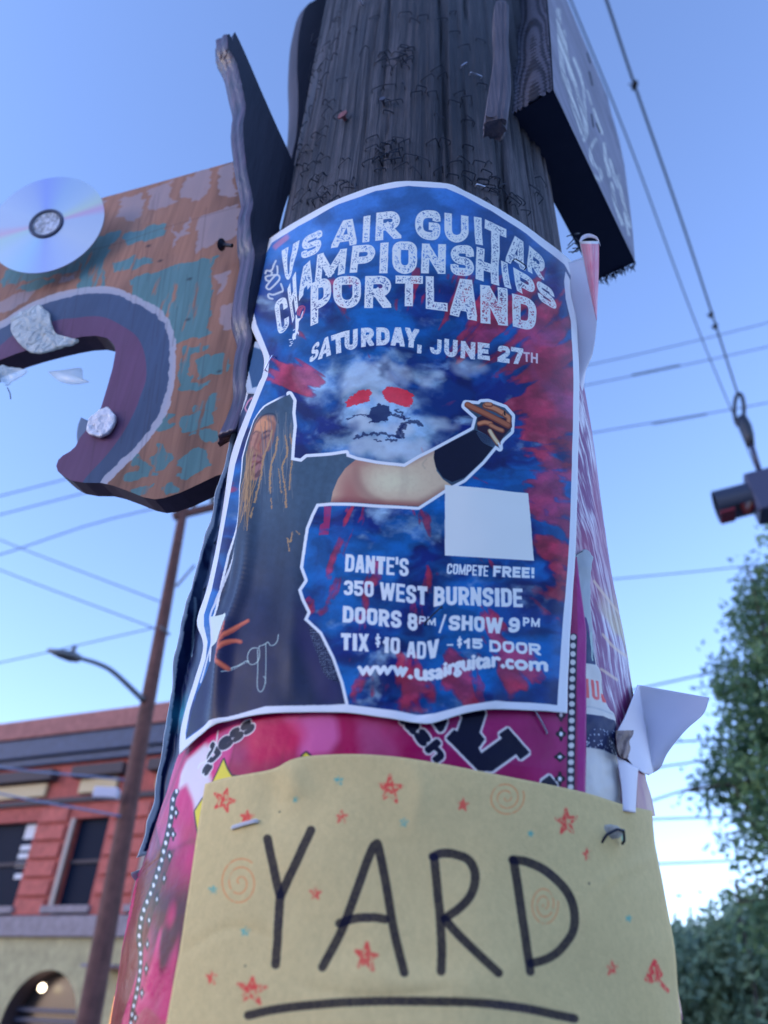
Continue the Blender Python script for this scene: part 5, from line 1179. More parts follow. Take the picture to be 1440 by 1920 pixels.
th = A / LPK.r; bulge = .0022 * np.exp(-((A + .19) / .06) ** 2) * np.exp(-((Z - 1.672) / .045) ** 2) + .0035 * np.exp(-((A + .20) / .05) ** 2) * np.exp(-((Z - 1.79) / .03) ** 2) - .004 * np.exp(-((A + .2) / .06) ** 2) * np.exp(-((Z - 1.752) / .015) ** 2)
rr = LPK.r + bulge * sm(-A, .13, .17) + (fbm(A * 60, Z * 45, 4, 8) - .5) * .0034 * (.3 + .7 * sm(-A, .12, .2)) + .0002 - .003 * sm(-Z, -1.71, -1.66) * sm(-A, .12, .17)
PF = np.stack([rr * np.sin(th), -rr * np.cos(th), Z], -1).reshape(-1, 3)
PK = mesh('pink_flower_poster', PF, grid_faces(120, 170), m_, None, uv=cv.uv(np.stack([A.ravel(), Z.ravel()], -1)), smooth=True)
s_ = PK.modifiers.new('paper_thickness', 'SOLIDIFY'); s_.thickness = .0003; s_.offset = -1
tag(PK, 'glossy magenta flower poster with beaded borders between the blue poster and yellow sheet', 'poster')
put_staple((1011, 1353), -58, SB, PK, lay=LPK, lift=.0012)
tag(fsheet('torn_paper_scrap', [[(246, 1637), (283, 1622)], [(248, 1645), (290, 1640)], [(262, 1660), (282, 1668)]], 0, simple('cloudy_scrap', (.45, .5, .5), .35), depth=lambda u, v: -.004 + .004 * v, nu=8, nv=8), 'small cloudy torn paper scrap sticking out left of the flower poster', 'paper scrap')

# ---------------------------------------------------------------- white turned flap and curls, lower right
flap = fsheet('white_torn_flap', [[(1196, 1284), (1330, 1308)], [(1186, 1310), (1319, 1338)], [(1172, 1345), (1290, 1365)], [(1158, 1375), (1268, 1390)], [(1166, 1402), (1250, 1415)], [(1178, 1424), (1238, 1440)], [(1196, 1444), (1216, 1454)]], 0, mwb, depth=lambda u, v: -.003 + .016 * u * (1 - .5 * v) + .005 * np.sin(u * 4 + v * 2), nu=50, nv=50, rs=.1462)
tag(flap, 'large white torn paper flap bent out to the right of the pole', 'paper')
mbr = simple('torn_brown_paper', (.30, .22, .20), .8, nscale=90, bump=1, namp=.5, bdist=.004)
tear = fsheet('brown_torn_patch', [[(1156, 1370), (1188, 1369)], [(1155, 1385), (1187, 1378)], [(1157, 1400), (1180, 1390)], [(1160, 1412), (1182, 1404)], [(1164, 1420), (1176, 1424)]], 0, mbr, depth=lambda u, v: -.006 + .002 * np.sin(u * 9 + v * 7), nu=20, nv=20, rs=.1464); tag(tear, 'ragged brown torn paper at the root of the white flap', 'paper scrap')
tag(fsheet('white_fold_paper', [[(1157, 1418), (1182, 1432), (1198, 1440)], [(1162, 1450), (1196, 1452)], [(1166, 1480), (1194, 1482)], [(1168, 1520), (1192, 1524)]], 0, mwb, depth=lambda u, v: -.002 - .003 * np.sin(u * 3), nu=20, nv=20, rs=.1460), 'narrow white folded paper below the white flap', 'paper')
cvq = Canvas(.0, .4, 1.6, 1.9, 1500, Layer(.144).az, (0, 0, 0)); ga, gz = cvq.grid(); ff = fbm(ga * 60, gz * 30, 4, 5)[..., None]; cvq.im = alb(95, 35, 110) * (1 - ff) + alb(165, 150, 165) * ff
tag(fsheet('purple_brown_scrap', [[(1193, 1446), (1200, 1441), (1206, 1445)], [(1194, 1470), (1214, 1470)], [(1193, 1500), (1222, 1496)], [(1192, 1530), (1229, 1530)]], 0, paper('scrap_print', cvq.image('scrap'), .5, .8, 60), depth=lambda u, v: -.001 - .001 * u, rs=.1452, nu=16, nv=20, uv=lambda q, P: cvq.uv(Layer(.144).az(q))), 'purple brown printed scrap between white fold and yellow sheet corner', 'paper scrap')

# ---------------------------------------------------------------- yellow YARD sheet
LY = Layer(.1475)
YL = np.array([.74, .555, .25])
cv = Canvas(-.26, .34, 1.56, 1.80, 3300, LY.az, YL); ga, gz = cv.grid()
fb = fbm(ga * 500, gz * 420, 4, 3); fc = fbm(ga * 1100, gz * 900, 2, 7); st_ = sm(fbm(ga * 9, gz * 11, 4, 33), .35, .75)[..., None]; cv.im = YL[None, None] * (1.05 - .13 * st_) * (.90 + .14 * fb[..., None] + .08 * fc[..., None])
ink = alb(20, 26, 60)
z2 = lambda L_: [(220 + x / 3, 1320 + y / 3) for x, y in L_]; z3_ = lambda L_: [(640 + x / 2.182, 1320 + y / 2.182) for x, y in L_]
S_ = [z2([(843, 757), (870, 870), (900, 1010), (915, 1075)]), z2([(1092, 712), (1030, 850), (965, 985), (920, 1080), (912, 1150), (902, 1320), (890, 1465)]),
      [(605, 1814), (640, 1745), (668, 1672), (690, 1610), (705, 1580), (712, 1600), (722, 1650), (738, 1740), (758, 1824)], [(636, 1731), (665, 1722), (700, 1720), (722, 1723)],
      z3_([(380, 625), (395, 760), (405, 880), (410, 1000), (408, 1095)]), z3_([(375, 622), (410, 610), (460, 612), (520, 635), (548, 690), (540, 760), (500, 820), (430, 872)]), z3_([(425, 880), (480, 945), (560, 1025), (640, 1100)]),
      z3_([(705, 640), (725, 760), (745, 900), (762, 1020), (772, 1095)]), z3_([(700, 636), (760, 645), (840, 685), (920, 760), (955, 840), (950, 930), (900, 1005), (840, 1045), (775, 1062)]),
      [(466, 1904), (520, 1892), (600, 1883), (700, 1877), (800, 1877), (900, 1881), (980, 1890), (1040, 1902), (1078, 1910)]]
for s_ in S_:
    c_ = curve(s_, 60); c_ = c_ + np.stack([(fbm(np.arange(60) * .13, np.zeros(60), 2, int(s_[0][0])) - .5) * 1.6] * 2, -1); mk = cv.stroke([c_], 16.5); cv.paint(mk, ink[None, None] * (1 + .9 * sm(fbm(ga * 40, gz * 40, 3, 19), .5, .8)[..., None]), .86 + .1 * fc)
redc = alb(190, 50, 75); cy = alb(50, 130, 160)
def crayon(paths, w, col, a=.9):
    m_ = cv.stroke(paths, w); m_ = np.maximum(blur(m_, 1), m_ * .9) * sm(fb * .5 + fc * .5, .28, .55); cv.paint(m_, col, a)
def star(x, y, r, col, w, rot=0, scrib=0, sq=1.0):
    P = [(x + r * sq * math.sin(rot + k * 4 * math.pi / 5 + random.uniform(-.12, .12)) * random.uniform(.85, 1.12), y - r * math.cos(rot + k * 4 * math.pi / 5 + random.uniform(-.1, .1)) * random.uniform(.9, 1.15)) for k in range(5)]
    pth = [P + [P[0]]]
    for k in range(scrib): pth.append([(x + random.uniform(-.4, .4) * r, y + random.uniform(-.4, .35) * r) for _ in range(4)])
    crayon(pth, w, col)
for a in [(419, 1501, 20, redc, 4.5, .35, 2), (463, 1532, 12, redc, 3.5, .1, 1), (641, 1532, 11, redc, 2.6, 0, 1), (731, 1480, 24, redc, 5, .05, 2), (868, 1508, 12, redc, 2.6, .1, 1), (1063, 1541, 23, redc, 5, -.1, 2, .9), (1103, 1601, 11, redc, 2.5, -.2, 0, .7), (592, 1675, 11, redc, 2.6, .1, 1),
          (687, 1795, 24, redc, 6, .1, 3), (471, 1857, 27, redc, 5, .1, 2), (398, 1834, 13, redc, 3, 0, 2, .7), (1149, 1816, 13, redc, 3, 0, 1, .8), (635, 1462, 8, cy, 3, 0, 1), (555, 1499, 6, cy, 2, .3, 0), (757, 1541, 8, cy, 2.4, .1, 0), (399, 1669, 8, cy, 2.6, 0, 1), (459, 1746, 8, cy, 2.6, 0, 1), (995, 1563, 5, cy, 2, .2, 0), (1170, 1569, 8, cy, 2.6, .4, 0), (1180, 1722, 6, cy, 2, .2, 0)]: star(*a)
crayon([[(1226, 1802), (1212, 1836), (1222, 1840), (1240, 1828), (1226, 1802), (1222, 1832), (1235, 1838), (1254, 1858)]], 7, redc)
crayon([[(1226, 1804), (1218, 1830), (1234, 1832), (1230, 1812), (1222, 1826)]], 8, redc)
def spiral(x, y, r, turns, col, w, ph, sy=1.0, dr=1):
    n_ = 90; P = [(x + r * (t_ ** .8) * math.cos(ph + dr * turns * 2 * math.pi * t_), y + r * sy * (t_ ** .8) * math.sin(ph + dr * turns * 2 * math.pi * t_)) for t_ in np.linspace(0.03, 1, n_)]
    cv.paint(cv.stroke([P], w) * sm(fb, .2, .45), col, .85)
oc = alb(185, 95, 75)
spiral(450, 1655, 38, 2.5, oc, 2.0, 2.2, 1.22, 1); spiral(950, 1495, 34, 2.6, oc, 1.9, 3.4, 1.0, -1); spiral(1021, 1696, 27, 2.6, oc, 1.8, 3.6, 1.45, -1)
for x, y in [(1106, 1656), (460, 1811), (522, 1521)]: cv.poly([(x - 1.6, y - 1.6), (x + 2, y - 1.3), (x + 1.5, y + 2), (x - 1.4, y + 1.6)], (.04, .03, .03))
m_ = paper('yellow_card_print', cv.image('yard_sheet'), .78, .3, 26, .25, .9)
Ly = [(385, 1470), (377, 1515), (370, 1560), (350, 1700), (330, 1820), (312, 1920), (288, 2080)]
Ry = [(1226, 1520), (1233, 1590), (1245, 1650), (1258, 1740), (1270, 1830), (1280, 1920), (1292, 2080)]
Ty = [(385, 1470), (420, 1459), (470, 1450), (515, 1440), (545, 1425), (580, 1416.5), (650, 1413), (720, 1416), (800, 1427), (900, 1445), (1000, 1465), (1100, 1487), (1170, 1508), (1226, 1520)]
def dy_(p, az): return ridge(p, [(1240, 1600), (1130, 1660), (1100, 1760)], 12, .0007) + ridge(p, [(340, 1790), (430, 1740), (520, 1760)], 10, -.0006) + ridge(p, [(1170, 1520), (1180, 1600), (1150, 1680)], 16, -.0009) + ridge(p, [(760, 1425), (790, 1480), (770, 1560)], 18, .0007) + ridge(p, [(560, 1850), (700, 1870), (860, 1850)], 9, -.0006) +  ridge(p, [(500, 1448), (506, 1500), (498, 1560)], 26, -.0014) + ridge(p, [(545, 1430), (560, 1500)], 24, .0018) + (fbm(p[:, 0] / 160, p[:, 1] / 160, 2, 4) - .5) * .003 + ridge(p, [(640, 1820), (780, 1845), (900, 1850)], 30, .0012) + .0018 * np.exp(-(((p[:, 0] - 1143) / 22) ** 2 + ((p[:, 1] - 1570) / 18) ** 2))
YS = sheet('yard_sale_sheet', LY, Ly, Ry, Ty, [(288, 2080), (780, 2040), (1292, 2080)], cv, m_, 160, 110, dy_, thick=.0005)
tag(YS, 'yellow card sheet with hand drawn YARD in black marker, crayon stars and spirals', 'sign')
SBW = staple_mesh('staple', .0128, .004, 0, simple('white_staple', (.8, .8, .85), .3, .4), .0009)
put_staple((459, 1546), 9, SBW, YS, lay=LY, lift=.0008)
V, Fs = tube_vf(LY.hit([(1128, 1580), (1131, 1566), (1140, 1558), (1152, 1560), (1160, 1578), (1163, 1583)])[0] + LY.hit([(1128, 1580), (1131, 1566), (1140, 1558), (1152, 1560), (1160, 1578), (1163, 1583)])[2] * np.array([0, .002, .005, .005, .003, .001])[:, None], .0006, 6)
mesh('bent_staple', V, Fs, m_rust, YS, smooth=True)
P, az, N = LY.hit([(1142, 1560)]); sphere('paper_fuzz', P[0] + N[0] * .001, .004, simple('fuzz_paper', (.45, .42, .36), .9, nscale=400, bump=1), YS, (1.4, .5, .8), 10)

# ---------------------------------------------------------------- blue concert poster
LG = Layer(.1475)
cv = Canvas(-.30, .135, 1.765, 2.345, 3400, LG.az, WH); ga, gz, X, Y = px_noise(cv, LG)
outL = [(505, 450), (487, 480), (476, 515), (469, 546), (466, 584), (471, 612), (481, 637), (495, 671), (493, 704), (486, 720), (469, 762), (446, 820), (432, 869), (425, 925), (416, 981), (403, 1049), (392, 1106), (376, 1152), (374, 1175), (384, 1205), (381, 1233), (367, 1274), (351, 1331), (341, 1380), (339, 1416)]
outR = [(1070, 491), (1067, 527), (1069, 559), (1079, 601), (1082, 646), (1084.5, 711), (1084.5, 775), (1083.6, 872), (1079, 969), (1075, 1030), (1069, 1146), (1065, 1233), (1062, 1338)]
outT = [(505, 450), (555, 417), (632, 376), (703.5, 350), (766, 341), (838, 346), (871, 359), (924, 385.5), (991, 429), (1039, 465), (1070, 491)]
outB = [(339, 1416), (364, 1393), (389, 1374), (428, 1355), (493, 1341), (571, 1336.5), (648, 1337), (716, 1347), (782, 1357), (813, 1356.5), (871, 1339), (928, 1331.5), (1005, 1333.5), (1062, 1338)]
inner = [(512, 457), (497, 483), (487, 515), (480, 546), (477, 584), (482, 608), (492, 633), (506, 668), (504, 706), (495, 730), (480, 766), (457, 824), (443, 872), (435, 926), (424, 984), (411, 1052), (401, 1108), (386, 1154), (386, 1175), (393, 1205), (389, 1236), (375, 1277), (360, 1331), (352, 1375), (352, 1388)] + \
        [(375, 1372), (395, 1357), (432, 1340), (493, 1325), (571, 1320), (648, 1321), (716, 1331), (782, 1340), (813, 1339), (871, 1324), (928, 1316), (990, 1318), (1043, 1323)] + \
        [(1048, 1233), (1053, 1146), (1062, 1030), (1067, 969), (1072, 872), (1073, 775), (1073, 711), (1071, 646), (1068, 603), (1058, 561), (1056, 527), (1059, 500)] + [(1030, 476), (985, 439), (920, 395), (868, 368), (836, 355), (766, 350), (705, 359), (637, 384), (561, 425)]
# tie-dye sky
wx = fbm(X / 90, Y / 90, 4, 2); wy = fbm(X / 90 + 9, Y / 90 + 3, 4, 4)
RD = np.hypot(X - 740, (Y - 770) * .8) + 30; ux_, vy_ = (X - 740) / RD, (Y - 770) * .8 / RD; pol = fbm(ux_ * 4.5 + RD / 420 + 9, vy_ * 4.5 - RD / 380 + 9, 5, 51)
n1_ = fbm(X / 120 + wx * 1.6, Y / 70 + wy * 1.6, 5, 6); n2_ = fbm(X / 60 + wx * 2, Y / 40 + wy, 5, 11); n3_ = fbm(X / 20, Y / 14, 4, 17)
deep = alb(10, 40, 112); midb = alb(26, 78, 168); lite = alb(105, 150, 222); pale = alb(150, 165, 220)
t1 = sm(n1_, .34, .62)[..., None]; im = deep * (1 - t1) + midb * t1
def blob(x, y, rx, ry, p=2): return np.exp(-(((X - x) / rx) ** 2 + ((Y - y) / ry) ** 2) ** (p / 2))
cl = (blob(715, 790, 105, 110, 4) * 1.05 + blob(640, 700, 70, 40) * .6 + blob(850, 690, 150, 26) * .65 + blob(600, 780, 40, 90) * .6 + blob(830, 790, 60, 22) * .7 + blob(720, 1000, 110, 40) * .75 + blob(690, 980, 40, 60) * .6 + blob(880, 870, 60, 60) * .25 + blob(570, 720, 50, 40) * .4 + blob(1000, 790, 60, 50) * .35 + blob(980, 1120, 80, 80) * .3 + blob(760, 1230, 90, 60) * .3)
c_ = (sm(cl * .62 + (n2_ - .5) * 1.6 + (n3_ - .5) * .6, .26, .98) * .85)[..., None]; c_ = c_ * (.7 + .6 * pol[..., None]).clip(0, 1); im = im * (1 - c_) + (lite * .75 + pale * .25) * c_
tp = (sm(Y, 560, 430) * .75)[..., None]; im = im * (1 - tp) + (alb(52, 98, 196) * (.85 + .3 * n1_[..., None])) * tp
dk = blob(950, 470, 60, 90)[..., None] * .55; im = im * (1 - dk) + alb(12, 40, 110) * dk
rm = (blob(830, 540, 170, 55, 4) * .9 + blob(640, 570, 60, 60) * .8 + blob(960, 600, 120, 60) * .7 + blob(1010, 680, 70, 70) * .9 + blob(1040, 850, 55, 330, 4) * .85 + blob(1000, 1240, 90, 120) * .75 + blob(760, 1290, 160, 45) * .85 + blob(900, 1290, 150, 50) * .7 + blob(575, 712, 45, 24) * 1.1 + blob(560, 640, 24, 70) * .6 + blob(690, 1250, 60, 50) * .5 + blob(970, 1060, 70, 30) * .5)
edge = n2_ * .55 + n3_ * .25 + n1_ * .2
edge = edge * .5 + pol * .5; face_ = blob(712, 770, 100, 90, 4); edge = n2_ * .25 + n3_ * .15 + pol * .6; edge = edge * .6 + fbm(ux_ * 16 + 5 + wx, vy_ * 16 + 5 + RD / 90, 4, 57) * .4; rmk = .94 * sm(rm * .52 + (edge - .5) * 4.4 - face_ * 1.8 - 1.2 * sm(Y, 520, 470) * sm(X, 1010, 960), .42, .66)[..., None]; redb = alb(128, 46, 80)[None, None] * (.55 + .85 * n3_[..., None]) ; rv_ = sm(n1_, .4, .65)[..., None]; redb = redb * (1 - .35 * rv_) + alb(110, 60, 130) * .35 * rv_
im = im * (1 - rmk * .93) + redb * rmk * .93
ed = (np.abs(rmk[..., 0] - .5) < .42)[..., None] * .3; im = im * (1 - ed) + alb(60, 30, 95) * ed
im = im * (.9 + .2 * fbm(X / 3.1, Y / 3.1, 2, 5)[..., None])
mi = cv.mask([inner]); im = im * (.62 + .5 * sm(fbm(X / 45 + wx, Y / 26 + wy, 4, 37), .3, .7)[..., None]); cv.paint(mi, np.clip(im, .003, .8))
# small red patch at the top left edge
cv.paint(blur(cv.mask([[(513, 463), (540, 440), (545, 448), (520, 470)]]), 5), alb(150, 100, 150), .6)
# cloud face
lc = alb(140, 160, 215)
for p, a_ in [([(150, 330), (170, 230), (230, 170), (330, 150), (400, 130), (470, 140), (520, 165), (600, 190), (650, 250), (650, 290), (560, 290), (470, 290), (430, 320), (360, 310), (260, 330), (170, 380)], .45), ([(345, 320), (420, 320), (430, 430), (370, 440)], .6), ([(240, 470), (330, 470), (350, 560), (480, 560), (560, 520), (640, 560), (560, 650), (500, 640), (300, 620), (230, 660), (200, 560)], .75),
              ([(220, 700), (300, 660), (520, 690), (700, 640), (780, 720), (620, 810), (420, 800), (200, 740)], .6), ([(690, 520), (780, 500), (880, 560), (980, 560), (960, 590), (860, 600), (760, 590)], .5), ([(670, 240), (740, 250), (860, 220), (840, 250), (700, 320)], .5), ([(860, 150), (980, 130), (1120, 170), (1130, 220), (1020, 240), (900, 210)], .4)]:
    mk = blur(cv.warp(cv.mask([[(600 + x / 3.6, 640 + y / 3.6) for x, y in p]]), .012, 160, 31), 7); cv.paint(mk * (.55 + .9 * (n3_ * .5 + n2_ * .5)).clip(0, 1), lc, a_)
sk = alb(12, 38, 92)
q = lambda L_: [(600 + x / 3.6, 640 + y / 3.6) for x, y in L_]
for p, a_ in [([(650, 320), (720, 340), (880, 265), (1010, 320), (1000, 420), (930, 480), (820, 520), (700, 490), (645, 430)], .75), ([(-60, 350), (60, 330), (150, 400), (170, 480), (60, 520), (-60, 470)], .5), ([(120, 210), (170, 180), (160, 330), (130, 400), (100, 330)], .55), ([(560, 130), (660, 110), (680, 200), (650, 230), (610, 170)], .6), ([(690, 610), (780, 600), (900, 610), (900, 680), (800, 690)], .6), ([(200, 590), (230, 520), (290, 530), (280, 600), (230, 640)], .5)]:
    mk = blur(cv.warp(cv.mask([q(p)]), .010, 180, 41), 6); cv.paint(mk, alb(14, 48, 118), a_)
rd = alb(172, 46, 76)
for p in [[(175, 420), (215, 380), (270, 345), (335, 330), (345, 350), (330, 410), (290, 430), (240, 440), (190, 455)], [(420, 345), (450, 315), (510, 315), (570, 330), (628, 370), (622, 430), (590, 450), (545, 440), (490, 425), (440, 400)]]:
    mk = cv.warp(cv.mask([q(p)]), .003, 700, 5); cv.paint(mk, rd[None, None] * (.75 + .5 * n3_[..., None]), .95)
cv.paint(cv.warp(cv.mask([q([(350, 460), (380, 430), (430, 430), (460, 455), (470, 500), (445, 540), (400, 560), (350, 545), (330, 510)])]), .004, 500, 6), sk, .93)
for p, w in [([(470, 490), (510, 505), (560, 520), (600, 530)], 4), ([(510, 465), (550, 495), (570, 530)], 4), ([(330, 510), (280, 505), (230, 520), (190, 535)], 2.5), ([(230, 670), (250, 650), (270, 655), (290, 630), (330, 640), (360, 625), (400, 635), (430, 625), (460, 640), (500, 645), (545, 655)], 4.5), ([(525, 650), (530, 600), (560, 565), (610, 550), (660, 555), (680, 575)], 7), ([(560, 640), (540, 600), (570, 580)], 8), ([(370, 668), (410, 680)], 3), ([(450, 665), (510, 680)], 4), ([(330, 560), (370, 545)], 3)]:
    cv.paint(cv.warp(cv.stroke([q(p)], w), .003, 600, 8), sk, .88)
# brow shadows
cv.paint(blur(cv.warp(cv.mask([q([(400, 140), (470, 130), (480, 200), (440, 240), (390, 230)])]), .008, 300, 8), 4), sk, .6)
# performer cut-out: white outline, then clothing, skin and hair
z5 = lambda L_: [(320 + x / 2.594, 680 + y / 2.594) for x, y in L_]; z6 = lambda L_: [(620 + x / 2.594, 680 + y / 2.594) for x, y in L_]
ARM = z6([(0, 452), (30, 442), (80, 462), (130, 480), (220, 495), (360, 512), (430, 470), (510, 428), (560, 400), (640, 356), (695, 326), (710, 268), (650, 212), (655, 198), (720, 205), (730, 195), (765, 194), (845, 222), (880, 262), (876, 335), (835, 372), (820, 395), (822, 418), (800, 405), (735, 485), (645, 572), (590, 600), (550, 622), (425, 705), (285, 696), (0, 682)])
BODY = [(545, 741), (551, 752), (549, 775), (552, 800), (549, 830), (547, 864), (566, 867), (576, 858), (600, 856), (625, 854), (650, 852)] + ARM[2:-1] + [(620, 943), (594, 945), (584, 965), (574, 990), (566, 1042), (563, 1065), (572, 1089), (561, 1108), (567, 1127), (578, 1150), (572, 1164), (600, 1190), (623, 1236), (639, 1282), (648, 1321), (500, 1326), (395, 1356), (352, 1385), (372, 1300), (398, 1240), (402, 1200), (404, 1160), (430, 1040), (446, 985), (455, 940), (458, 900), (459, 860), (468, 828), (482, 792), (505, 768), (530, 750)]
mb = cv.mask([BODY]); 
# white keyline of even width round the figure
wl = alb(175, 185, 232)
KL = [p for p in BODY if not (p[0] < 500 and p[1] > 1290)]
_iL = 54; BL = [p for p in BODY if p[0] < 500 and p[1] < 1240]; BRt = [p for p in BODY if p not in BL]; cv.paint(cv.stroke([BRt[:-3] if len(BRt) > 9 else BRt], 12) * mi * (sm(X, 470, 520)), wl); cv.paint(cv.stroke([BODY[-12:] + [BODY[0]]], 6) * mi * (1 - sm(X, 520, 540)), wl); 
shirt = alb(50, 72, 112); shd = alb(12, 34, 76); g3 = fbm(X / 8, Y / 8, 3, 3)[..., None]; k_ = (sm(Y, 860, 1230) * .85 + sm(X, 560, 450) * .15).clip(0, 1)[..., None]
fo_ = fbm(X / 26 + Y / 160, Y / 190, 4, 63)[..., None]; cv.paint(mb, ((shirt * (1 - k_) + shd * k_) * (.80 + .3 * g3) * (.62 + .75 * fo_)).clip(.0035, 1))
rb_ = blur(cv.mask([[(560, 1120), (575, 1160), (600, 1190), (640, 1290), (645, 1320), (600, 1320), (560, 1200)]]), 10); cv.paint(rb_ * mb, alb(45, 45, 100), .5)
# arm skin
sleeve = z5([(905, 476), (850, 520), (815, 570), (790, 630), (778, 690)])
ARMF = ARM[3:11] + z6([(505, 428), (500, 470), (510, 520), (540, 565), (590, 600)]) + ARM[-6:-1] + [z6([(0, 682)])[0]] + sleeve[::-1]
ms = cv.mask([z5([(905, 480), (960, 478), (1020, 492), (1130, 512), (1190, 470), (1290, 428)]) + z6([(512, 428), (503, 470), (515, 530), (545, 570), (585, 598), (555, 622), (425, 702), (285, 694), (0, 680)]) + sleeve[::-1]]) * mb
sk1 = alb(150, 138, 150); sk2 = alb(118, 82, 100); hi = (blob(745, 905, 80, 30) + blob(800, 880, 50, 36) * .8).clip(0, 1)[..., None]; lo_ = (blob(660, 920, 34, 60) + blob(720, 950, 90, 13) + blob(690, 868, 60, 10) * .4).clip(0, 1)[..., None]
cv.paint(ms, (sk1 * .82 + .18 * alb(175, 165, 175)) * (1 - lo_) * 1 + sk2 * lo_ + 0 * hi, 1); cv.paint(ms * blob(735, 905, 55, 26), alb(176, 170, 182), .7); cv.paint(blur(cv.stroke([curve([(668, 880), (672, 905), (690, 930), (715, 942)], 20)], 9), 7) * ms, alb(104, 72, 92), .55); cv.paint(blur(cv.stroke([curve([(755, 878), (760, 905), (752, 930)], 20)], 6), 7) * ms, alb(112, 92, 112), .4)
cv.paint(blur(cv.stroke([curve([(800, 862), (792, 872), (797, 880)], 10)], 2), 1) * ms, alb(110, 110, 130), .5)
cv.paint(blur(cv.stroke([[(625, 944), (700, 950), (785, 953), (835, 922)]], 16), 8) * ms, alb(96, 58, 80), .75); cv.paint(blur(cv.stroke([[(680, 862), (757, 875), (820, 846), (870, 815)]], 7), 4) * ms, alb(125, 105, 128), .6); cv.paint(ms * sm(fbm(X / 5, Y / 5, 4, 77), .45, .7), alb(120, 95, 112), .08)
# wristband
cv.paint(cv.mask([z6([(505, 430), (575, 390), (700, 330), (770, 360), (800, 400), (735, 482), (650, 562), (590, 584), (545, 562), (510, 510), (500, 465)])]) * mb, alb(8, 22, 60)[None, None] * (.9 + .3 * g3))
for k in range(14): cv.paint(cv.stroke([curve([(893 + k * 1.7, 812 - k), (905 + k * 1.5, 830 - k * 1.2), (925 + k * .6, 840 - k)], 10)], .8) * mb, alb(80, 110, 170), .5)
# hand
hs = alb(150, 105, 98); hd_ = alb(92, 55, 62)
zh = lambda L_: [(600 + x / 3.6, 640 + y / 3.6) for x, y in L_]
cv.poly(zh([(1060, 520), (1100, 500), (1150, 505), (1290, 530), (1295, 580), (1240, 640), (1200, 700), (1130, 640), (1060, 600)]), alb(40, 35, 60))
def finger(pts, w, c=hs, c2=hd_):
    c_ = curve(zh(pts), 16); cv.paint(cv.stroke([c_], w), c2); cv.paint(blur(cv.stroke([c_ + [-.4, -.8]], w * .62), 1), c, .9)
finger([(1115, 440), (1180, 460), (1235, 490)], 12); finger([(1120, 430), (1150, 432)], 9); finger([(1245, 500), (1272, 520), (1270, 560)], 10)
finger([(995, 430), (1060, 465), (1130, 500), (1200, 535), (1270, 570)], 11.5, alb(128, 82, 80)); finger([(1075, 560), (1110, 552), (1150, 560)], 10); finger([(1150, 570), (1190, 590), (1230, 605)], 9, alb(140, 100, 95)); finger([(1145, 610), (1170, 650), (1200, 690)], 10, alb(185, 160, 165))
cv.paint(cv.stroke([zh([(1242, 478), (1246, 500)])], 2.5), alb(20, 20, 40)); cv.paint(cv.stroke([zh([(1205, 690), (1212, 715)])], 3), alb(180, 190, 230))
# face and hair
fc_ = [(484, 800), (492, 789), (505, 783), (518, 783), (521, 795), (516, 815), (506, 835), (500, 855), (494, 880), (484, 905), (474, 900), (470, 870), (472, 840), (478, 815)]
cv.paint(blur(cv.mask([fc_]), 3) * mb, alb(122, 92, 98)[None, None] * (.75 + .5 * g3)); cv.paint(blur(cv.mask([[(486, 800), (500, 788), (514, 788), (512, 802), (498, 815), (486, 815)]]), 5) * mb, alb(158, 118, 108), .75); cv.paint(blur(cv.mask([[(474, 850), (490, 858), (497, 850), (496, 875), (486, 902), (476, 890)]]), 4) * mb, alb(112, 85, 110), .8)
cv.paint(blur(cv.stroke([curve([(480, 882), (488, 872), (496, 866)], 9)], 3), 2) * mb, alb(50, 25, 45), .8); cv.paint(blur(cv.stroke([[(497, 826), (508, 818)]], 4), 2) * mb, alb(70, 50, 70), .8); cv.paint(blur(cv.stroke([curve([(496, 826), (490, 842), (493, 850)], 8)], 2.5), 2) * mb, alb(120, 70, 75), .7)
cv.paint(blur(cv.stroke([curve([(478, 830), (484, 806), (500, 785), (518, 780), (524, 795)], 24)], 2.5), 1) * mb, alb(28, 38, 66), .7)
hr = alb(128, 108, 98)
for P, w, c in [([(483, 818), (488, 814), (494, 816)], 2.4, (45, 35, 60)), ([(499, 816), (506, 811), (513, 812)], 2.6, (45, 35, 60)), ([(492, 818), (487, 834), (484, 846), (490, 849)], 2.2, (92, 62, 76)), ([(480, 862), (487, 858), (495, 862)], 3.4, (74, 50, 66)), ([(479, 872), (486, 869), (493, 871)], 2.6, (98, 50, 62)), ([(476, 884), (484, 896), (492, 886)], 6, (70, 52, 68)), ([(508, 790), (517, 800), (513, 826), (505, 846)], 5, (98, 72, 80)), ([(476, 820), (474, 850), (473, 880)], 4, (84, 64, 78))]:
    cv.paint(blur(cv.stroke([curve(P, 12)], w), 2) * mb, alb(*c), .85)
for k in range(60):
    x0 = random.uniform(492, 552); y0 = random.uniform(770, 830) + abs(x0 - 530) * .3; x1 = x0 + random.uniform(-10, 4); y1 = y0 + random.uniform(40, 150)
    cv.paint(cv.stroke([curve([(x0, y0), (x0 + random.uniform(-3, 3), (y0 + y1) / 2), (x1, y1)], 10)], random.uniform(.6, 1.3)) * mb, random.choice([alb(70, 84, 118), alb(100, 104, 128), alb(34, 48, 88)]), random.uniform(.25, .6))
for k in range(34):
    x0 = 474 + random.uniform(-8, 14); y0 = random.uniform(840, 900); x1 = 452 + random.uniform(-2, 22); y1 = random.uniform(930, 1000); cv.paint(cv.stroke([curve([(x0, y0), ((x0 + x1) / 2 + 2, (y0 + y1) / 2), (x1, y1)], 10)], random.uniform(.7, 1.5)) * mb, hr * random.uniform(.5, 1.1), .85)
